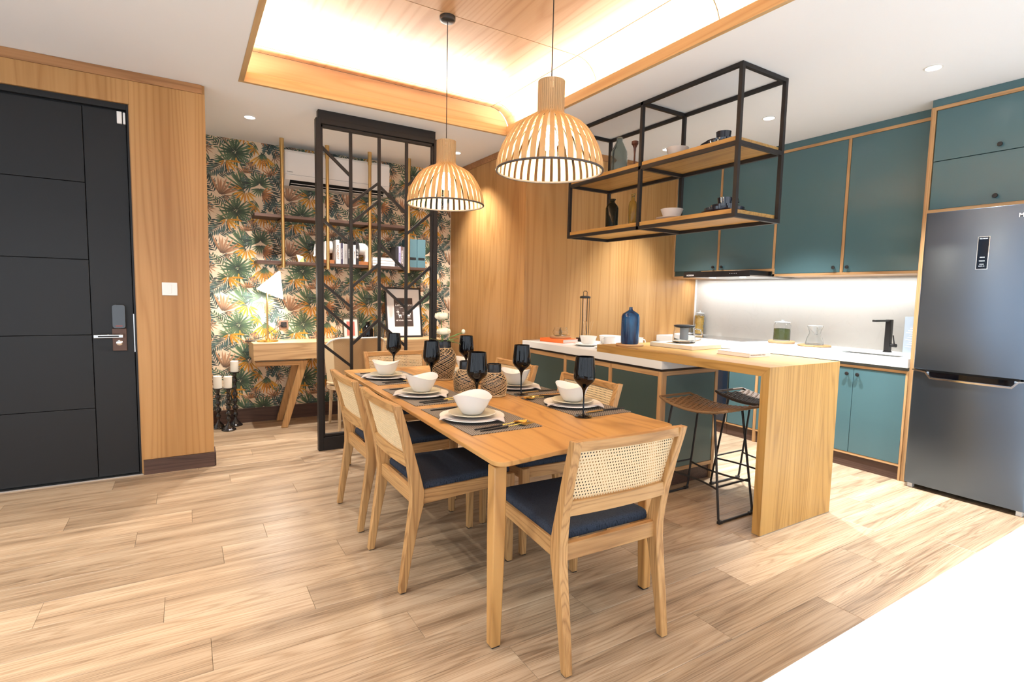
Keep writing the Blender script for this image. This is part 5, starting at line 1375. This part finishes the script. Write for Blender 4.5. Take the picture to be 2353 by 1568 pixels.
def elephant(label, x0, x1, head, z):
    """half elephant bookend: head=True front half facing left, else hind quarters facing right"""
    cx = (x0 + x1) / 2; y = 5.80; s_ = 1 if not head else -1
    t = thing('elephant_bookend', label, 'bookend', (cx, y, SZ), 0)
    part('block', MB().box(x0, x1, 5.735, 5.865, SZ, SZ + .038), M_BLOCK, t, bevel=.002)
    b = MB(); zb = SZ + .038
    inner = x0 + .018 if not head else x1 - .014
    # trunk of the body as lofted rings along x, flat where it meets the books
    rings = []
    for q, hz, hy, cz in ((0, .062, .050, .140), (.03, .066, .054, .140), (.065, .064, .054, .137), (.090, .054, .046, .130), (.108, .034, .030, .120), (.114, .012, .010, .115)):
        xx = inner + s_ * q
        rings.append([(xx, y + hy * math.cos(2 * PI * k / 18), zb + cz - .005 + hz * math.sin(2 * PI * k / 18)) for k in range(18)])
    b.loft(rings)
    for dy in (-.026, .026):
        for q in ((.062,) if True else ()):
            b.tube([(inner + s_ * (q + .01), y + dy, zb + .13), (inner + s_ * (q + .02), y + dy, zb + .06), (inner + s_ * (q + .018), y + dy, zb + .02), (inner + s_ * (q + .018), y + dy, zb + .0005)], .02, 12, rs=[.032, .021, .019, .023])
    part('body', b, M_WHITE, t, ang=80)
    if head:
        h = MB().sphere((inner + s_ * .118, y, zb + .152), .045, 16, 10)
        h.tube([(inner + s_ * .145, y, zb + .15), (inner + s_ * .165, y, zb + .10), (inner + s_ * .168, y, zb + .05), (inner + s_ * .182, y, zb + .03)], .02, 12, rs=[.028, .018, .013, .010])
        part('head', h, M_WHITE, t, ang=80)
        for dy in (-1, 1):
            e = MB().loft([[(inner + s_ * (.095 + .004 * math.cos(2 * PI * k / 14)) - s_ * .02 + s_ * .03 * math.cos(2 * PI * k / 14), y + dy * (.048 + d_), zb + .145 + .042 * math.sin(2 * PI * k / 14)) for k in range(14)] for d_ in (0, .006)])
            part('ear', e, M_WHITE, t)
            part('tusk', MB().tube([(inner + s_ * .15, y + dy * .02, zb + .12), (inner + s_ * .175, y + dy * .024, zb + .105)], .004, 8), M_WHITE, t)
    else:
        part('tail', MB().tube([(inner + .112, y, zb + .135), (inner + .122, y, zb + .10), (inner + .118, y, zb + .06)], .004, 8), M_WHITE, t)
elephant('white elephant bookend front half on a wood block, left of the books', 1.175, 1.340, True, SZ)
elephant('white elephant bookend hind half on a wood block, right of the books', 1.588, 1.722, False, SZ)
# lying stack, second upright group, file boxes, ornament
for k in range(3):
    z0 = SZ + .0305 * k
    t = thing('shelf_book', ('bottom', 'middle', 'top')[k] + ' white book of the lying stack right of the elephant', 'book', (1.86, 5.80, z0), 0, 'lying white books on the study shelf')
    part('pages', MB().box(1.735 + .004, 1.985 - .003, 5.715, 5.88, z0 + .0025, z0 + .0275), M_PAPER, t)
    part('cover', MB().box(1.735, 1.985, 5.712, 5.885, z0, z0 + .0022).box(1.735, 1.985, 5.712, 5.885, z0 + .0278, z0 + .030).box(1.735, 1.737, 5.712, 5.885, z0 + .0022, z0 + .0278), WH, t)
upright('dark book showing its black cover, leftmost of the right group', 1.988, 2.022, .215, BLK, depth=.19)
upright('lilac-spined book of the right group', 2.0235, 2.047, .222, LIL, 'MINIMALISM', mat('title_violet', (.15, .12, .35), .6), .016)
upright('brown-black book titled in pale capitals, right group', 2.0485, 2.076, .222, BRN, 'CLOSE BALLET', TW, .022)
upright('grey book beside the teal file boxes', 2.0775, 2.100, .22, GRC)
for k, (x0, x1, w) in enumerate(((2.145, 2.243, 'left'), (2.247, 2.345, 'right'))):
    t = thing('file_box', f'teal magazine file box with a black label slot, {w} of the pair', 'file box', ((x0 + x1) / 2, 5.82, SZ), 0, 'teal file boxes')
    part('box_body', MB().box(x0, x1, 5.72, 5.93, SZ, SZ + .315), M_BOXTEAL, t, bevel=.002)
    part('label_slot', MB().box(x0 + .012, x1 - .012, 5.718, 5.7205, SZ + .085, SZ + .112), M_GROOVE, t)
gm = MB(); c = (1.01, 5.80, SZ)
gm._add([(c[0] - .045, c[1], c[2] + .02), (c[0] - .02, c[1] - .04, c[2]), (c[0] + .035, c[1] - .03, c[2]), (c[0] + .04, c[1] + .03, c[2]), (c[0] - .02, c[1] + .04, c[2]), (c[0] - .035, c[1] - .01, c[2] + .075), (c[0] + .03, c[1] - .01, c[2] + .06)],
        [(0, 1, 5), (1, 2, 6, 5), (2, 3, 6), (3, 4, 5, 6), (4, 0, 5), (0, 4, 3, 2, 1)])
single('geometric_ornament', gm, M_BRASS, 'small faceted brass ornament at the left of the lower shelf', 'ornament', smooth=False)
single('ring_ornament', MB().tube([(.822 + .038 * math.cos(2 * PI * k / 28), 5.955, 1.77 + .045 * math.sin(2 * PI * k / 28)) for k in range(28)], .004, 8, closed=True).tube([(.80, 5.955, 1.79), (.822, 5.955, 1.77), (.845, 5.955, 1.785)], .003, 6).tube([(.822, 5.955, 1.77), (.822, 5.955, 1.73)], .003, 6),
       mat('dark_bronze', (.10, .07, .04), .4, .8), 'dark bronze ring ornament on the wallpaper behind the left brass tube', 'ornament')
single('wall_panel', MB().box(.168, .203, 5.945, 5.968, 1.60, 1.76), BLK, 'small dark panel on the wallpaper at the end of the wood wing wall', 'panel', bevel=.002)
# desk things
DT = DZ1 + .0005
lx, ly = .685, 5.72
tl = thing('desk_lamp', 'brass desk lamp with round base and glowing white cone shade', 'lamp', (lx, ly, DT))
part('base', MB().lathe([(0, 0), (.095, 0), (.098, .004), (.096, .010), (.02, .014), (.012, .03), (0, .03)], 44, (lx, ly, DT)), M_GOLD, tl)
part('stem', MB().tube([(lx, ly, DT + .02), (lx, ly, 1.41)], .008, 14), M_BRASS, tl)
part('arm', MB().tube([(lx, ly, 1.315), (lx + .13, ly, 1.315)], .0055, 10).tube([(lx + .10, ly, 1.315), (lx + .10, ly, 1.335)], .004, 8), M_BRASS, tl)
Msh = Matrix.Translation((lx + .118, ly, 1.545)) @ Matrix.Rotation(math.radians(22), 4, 'Y')
part('shade', MB().lathe([(.006, 0), (.13, -.245), (.127, -.245), (.004, -.004)], 40).xform(Msh), mat('lamp_shade_glass', (.9, .88, .82), .4, emit=(1, .97, .90), es=5.0), tl, ang=60)
part('finial', MB().sphere((lx + .118, ly, 1.552), .008, 12, 8), M_BRASS, tl)
part('bulb', MB().sphere((lx + .085, ly, 1.41), .026, 16, 10), mat('desk_bulb', (1, 1, 1), .4, emit=(1, .95, .88), es=60), tl)
l = bpy.data.lights.new('desk_lamp_glow', 'POINT'); l.energy = 26; l.color = (1, .97, .92); l.shadow_soft_size = .04
o = bpy.data.objects.new('desk_lamp_glow', l); o.location = (.085, 0, 1.35 - DT); o.parent = tl; link(o)
part('power_cord', MB().tube([(lx - .05, ly + .02, DT + .006), (lx - .15, ly + .05, DT + .010), (lx - .12, ly + .12, DT + .012), (lx - .02, ly + .17, DT + .03), (.76, 5.93, .94), (.84, 5.955, .995)], .0035, 6), M_BLACK, tl)
part('cord_switch', MB().box(lx - .20, lx - .11, ly + .01, ly + .03, DT, DT + .014), M_BLACK, tl, bevel=.003)
so = thing('wall_socket', 'bronze square wall socket with a black plug above the desk', 'socket', (.868, 5.968, .955))
part('plate', MB().box(.825, .912, 5.958, 5.9685, .955, 1.042), mat('bronze_socket', (.34, .20, .14), .35, .5), so, bevel=.002)
part('plug', MB().tube([(.868, 5.958, .998), (.868, 5.925, .998)], .022, 18), M_BLACK, so)
part('recess', MB().box(.840, .897, 5.955, 5.9585, .970, 1.026), M_GROOVE, so)
# picture frames
pf = thing('framed_poster', 'large black-framed poster with a dark printed card leaning on the wallpaper', 'picture', (2.15, 5.86, DT))
tilt = math.radians(-9)
Mp = Matrix.Translation((2.145, 5.83, DT)) @ Matrix.Rotation(tilt, 4, 'X') 
W2, H2 = .215, .575
def pp(x0, x1, z0, z1, y0, y1): return MB().box(x0, x1, y0, y1, z0, z1).xform(Mp)
for a in ((-W2, -W2 + .018, 0, H2), (W2 - .018, W2, 0, H2), (-W2 + .018, W2 - .018, 0, .018), (-W2 + .018, W2 - .018, H2 - .018, H2)):
    part('frame_side', pp(*a, -.012, .012), M_BLACK, pf)
part('mount', pp(-W2 + .018, W2 - .018, .018, H2 - .018, 0, .008), mat('mount_white', (.80, .79, .78), .25, coat=.5), pf)
cd = part('print', pp(-.112, .112, .125, .455, -.0015, 0), mat('print_brown', (.060, .040, .034), .5), pf)
def ptext(body, x, z, size, shear=0):
    o = text('print_lettering', body, TW, pf, (0, 0, 0), (0, 0, 0), size, .0002, world=False, bold=.0005, shear=shear)
    o.matrix_local = Matrix.Translation(-wloc(pf)) @ Mp @ Matrix.Translation((x, -.0022, z)) @ Matrix.Rotation(PI / 2, 4, 'X')
ptext("Let's nature", 0, .375, .042, .35)
ptext('-BE YOUR TEACHER-', 0, .195, .021)
b = MB(); ra = random.Random(9)
def pq(poly):
    n = len(poly); b.v += [(x, -.0022, z) for x, z in poly]; b.f.append(tuple(range(len(b.v) - n, len(b.v)))); b.mi.append(0)
for k in range(26):    # small landscape linework
    x, z = ra.uniform(-.09, .08), ra.uniform(.25, .345); w = ra.uniform(.01, .035)
    pq([(x, z), (x + w, z + ra.uniform(-.004, .004)), (x + w, z + .0025), (x, z + .0025)])
for sx, x0 in ((1, -.045), (-1, .06)):   # two animals
    pq([(x0 - .015, .245), (x0 + .015, .245), (x0 + .018, .262), (x0 - .015, .262)])
    for q in (-.014, -.008, .008, .013): pq([(x0 + q, .225), (x0 + q + .003, .225), (x0 + q + .003, .247), (x0 + q, .247)])
    pq([(x0 - sx * .012, .258), (x0 - sx * .020, .280), (x0 - sx * .026, .276), (x0 - sx * .018, .255)])
b.xform(Mp); part('print_drawing', b, TW, pf, smooth=False, label='small white line drawing of two animals and hills')
sp = thing('small_frame', 'small dark photo frame with a reddish patterned print on the desk', 'picture', (1.52, 5.80, DT))
Ms = Matrix.Translation((1.52, 5.78, DT)) @ Matrix.Rotation(math.radians(-10), 4, 'X') @ Matrix.Rotation(math.radians(8), 4, 'Z')
def sq_(x0, x1, z0, z1, y0, y1): return MB().box(x0, x1, y0, y1, z0, z1).xform(Ms)
for a in ((-.09, -.078, 0, .235), (.078, .09, 0, .235), (-.078, .078, 0, .012), (-.078, .078, .223, .235)):
    part('frame_side', sq_(*a, -.008, .008), mat('olive_frame', (.09, .075, .05), .4), sp)
part('mount', sq_(-.078, .078, .012, .223, 0, .005), mat('lace_white', (.62, .60, .55), .6, bump=.6, bscale=120), sp)
part('print', sq_(-.045, .045, .035, .19, -.0015, 0), mat('red_print', (.48, .13, .10), .6, bump=.3, bscale=90), sp)
single('dark_bottle', MB().lathe([(0, 0), (.048, 0), (.055, .008), (.056, .10), (.046, .13), (.024, .152), (.021, .165), (.027, .178), (.028, .186), (.018, .186), (.016, .16), (0, .15)], 32, (1.70, 5.78, DT)), M_BLKGLASS, 'small round-shouldered black glass bottle on the desk', 'bottle')
single('glass_holder', MB().lathe([(0, 0), (.050, 0), (.055, .006), (.058, .19), (.055, .19), (.052, .010), (0, .008)], 32, (1.83, 5.80, DT)), M_SMOKE, 'tall smoky glass candle holder between black bottle and poster', 'candle holder')
# office chair with curved cane back
oc = thing('desk_chair', 'round-backed woven cane chair with white seat at the desk', 'chair', (1.42, 5.20, 0))
ocx, ocy = 1.435, 5.32
def arcback(z0, z1, a0, a1, R0, n=24, th=.006):
    b = MB(); rings = []
    for i in range(n + 1):
        a = math.radians(a0 + (a1 - a0) * i / n)
        k = abs((a - math.radians(270)) / math.radians(90))
        zt = z1 - .10 * max(0, k - .35) ** 2 * 3
        rr = R0
        rings.append([(ocx + rr * math.cos(a), ocy + .75 * rr * math.sin(a), z0), (ocx + (rr + th) * math.cos(a), ocy + .75 * (rr + th) * math.sin(a), z0),
                      (ocx + (rr + th + .03) * math.cos(a), ocy + .75 * (rr + th + .03) * math.sin(a), zt), (ocx + (rr + .03) * math.cos(a), ocy + .75 * (rr + .03) * math.sin(a), zt)])
    return b.loft(rings)
part('back_panel', arcback(.47, .905, 215, 325, .262), M_SEATWEAVE, oc, ang=60, label='woven jute curved back')
part('side_cane', arcback(.47, .895, 178, 215, .262, 12), M_CANE, oc, ang=60)
part('side_cane', arcback(.47, .895, 325, 362, .262, 12), M_CANE, oc, ang=60)
def toprim(z, dr, r, a0=178, a1=362, drop=True):
    pts = []
    for i in range(31):
        a = math.radians(a0 + (a1 - a0) * i / 30); k = abs((a - math.radians(270)) / math.radians(90))
        zz = z - (.10 * max(0, k - .35) ** 2 * 3 if drop else 0)
        pts.append((ocx + (.265 + dr) * math.cos(a), ocy + .75 * (.265 + dr) * math.sin(a), zz))
    return MB().tube(pts, r, 10)
part('piping', toprim(.912, .03, .009), mat('cream_piping', (.78, .74, .66), .6), oc, label='cream top piping')
PALE = wood('pale_beech', (.50, .36, .20), (.62, .46, .28), (.70, .54, .34), axis='z')
part('lower_rail', toprim(.465, 0, .014, drop=False), PALE, oc)
part('seat_cushion', MB().lathe([(0, .44), (.22, .44), (.25, .455), (.255, .475), (.24, .495), (0, .505)], 40, (ocx, ocy + .02, 0), sq=.95), mat('white_seat', (.80, .80, .80), .7), oc, ang=60, label='white seat cushion')
part('seat_ring', MB().lathe([(.20, .40), (.262, .40), (.266, .42), (.262, .44), (.20, .44)], 40, (ocx, ocy + .02, 0), sq=.95), PALE, oc)
for sx in (-1, 1):
    part('rear_leg', MB().sweep([((ocx + sx * .205, ocy - .20, .003), (.011, 0, 0), (0, .011, 0)), ((ocx + sx * .19, ocy - .15, .46), (.017, 0, 0), (0, .014, 0))]), PALE, oc, bevel=.003)
    part('front_leg', MB().sweep([((ocx + sx * .20, ocy + .22, .003), (.011, 0, 0), (0, .011, 0)), ((ocx + sx * .19, ocy + .17, .43), (.017, 0, 0), (0, .014, 0))]), PALE, oc, bevel=.003)
part('stretcher', MB().bar((ocx - .2, ocy - .18, .30), (ocx + .2, ocy - .18, .30), .02, .03), PALE, oc)

# ---- candlesticks on the floor
def candle_stand(x, y, h, ch_, cr, label, knots_):
    t = thing('candlestick', label, 'candlestick', (x, y, 0), 0, 'black turned candlesticks on the floor')
    s_ = h / .40
    pr = [(0, 0), (.060, 0), (.064, .006), (.060, .014), (.050, .018), (.046, .030), (.026, .052), (.014, .068), (.012, .085)]
    z = .085; zt = h - .055; step = (zt - z) / knots_
    for k in range(knots_):
        rr = (.024, .029, .022, .026, .02)[k % 5]; zc = z + step * (k + .5)
        pr += [(.0115, zc - step * .42), (rr * .8, zc - step * .25), (rr, zc), (rr * .8, zc + step * .22), (.0115, zc + step * .40), (.0165, zc + step * .46)]
    pr += [(.012, zt + .005), (.018, zt + .018), (.019, zt + .036), (.034, zt + .042), (.048, zt + .046), (.050, zt + .053), (.046, zt + .055), (0, zt + .053)]
    part('stand', MB().lathe(pr, 36, (x, y, .0005)), mat('gloss_black', (.012, .012, .014), .16, coat=.6), t, ang=50)
    c = single('pillar_candle', MB().lathe([(0, 0), (cr, 0), (cr, ch_ - .003), (cr - .004, ch_), (cr * .6, ch_ - .004), (0, ch_ - .006)], 32, (x, y, h - .0005)), M_WAX, label.replace('black turned candlestick', 'ivory pillar candle on the black candlestick'), 'candle', 'pillar candles')
    w = part('wick', MB().tube([(0, 0, ch_ - .008), (0, 0, ch_ + .006)], .0012, 6), M_BLACK, c, world=False)
candle_stand(.245, 5.83, .395, .118, .037, 'shortest black turned candlestick by the wallpaper, on the left', 4)
candle_stand(.325, 5.69, .415, .110, .036, 'black turned candlestick in front of the other two', 5)
candle_stand(.395, 5.86, .545, .105, .037, 'tallest black turned candlestick, behind on the right', 6)
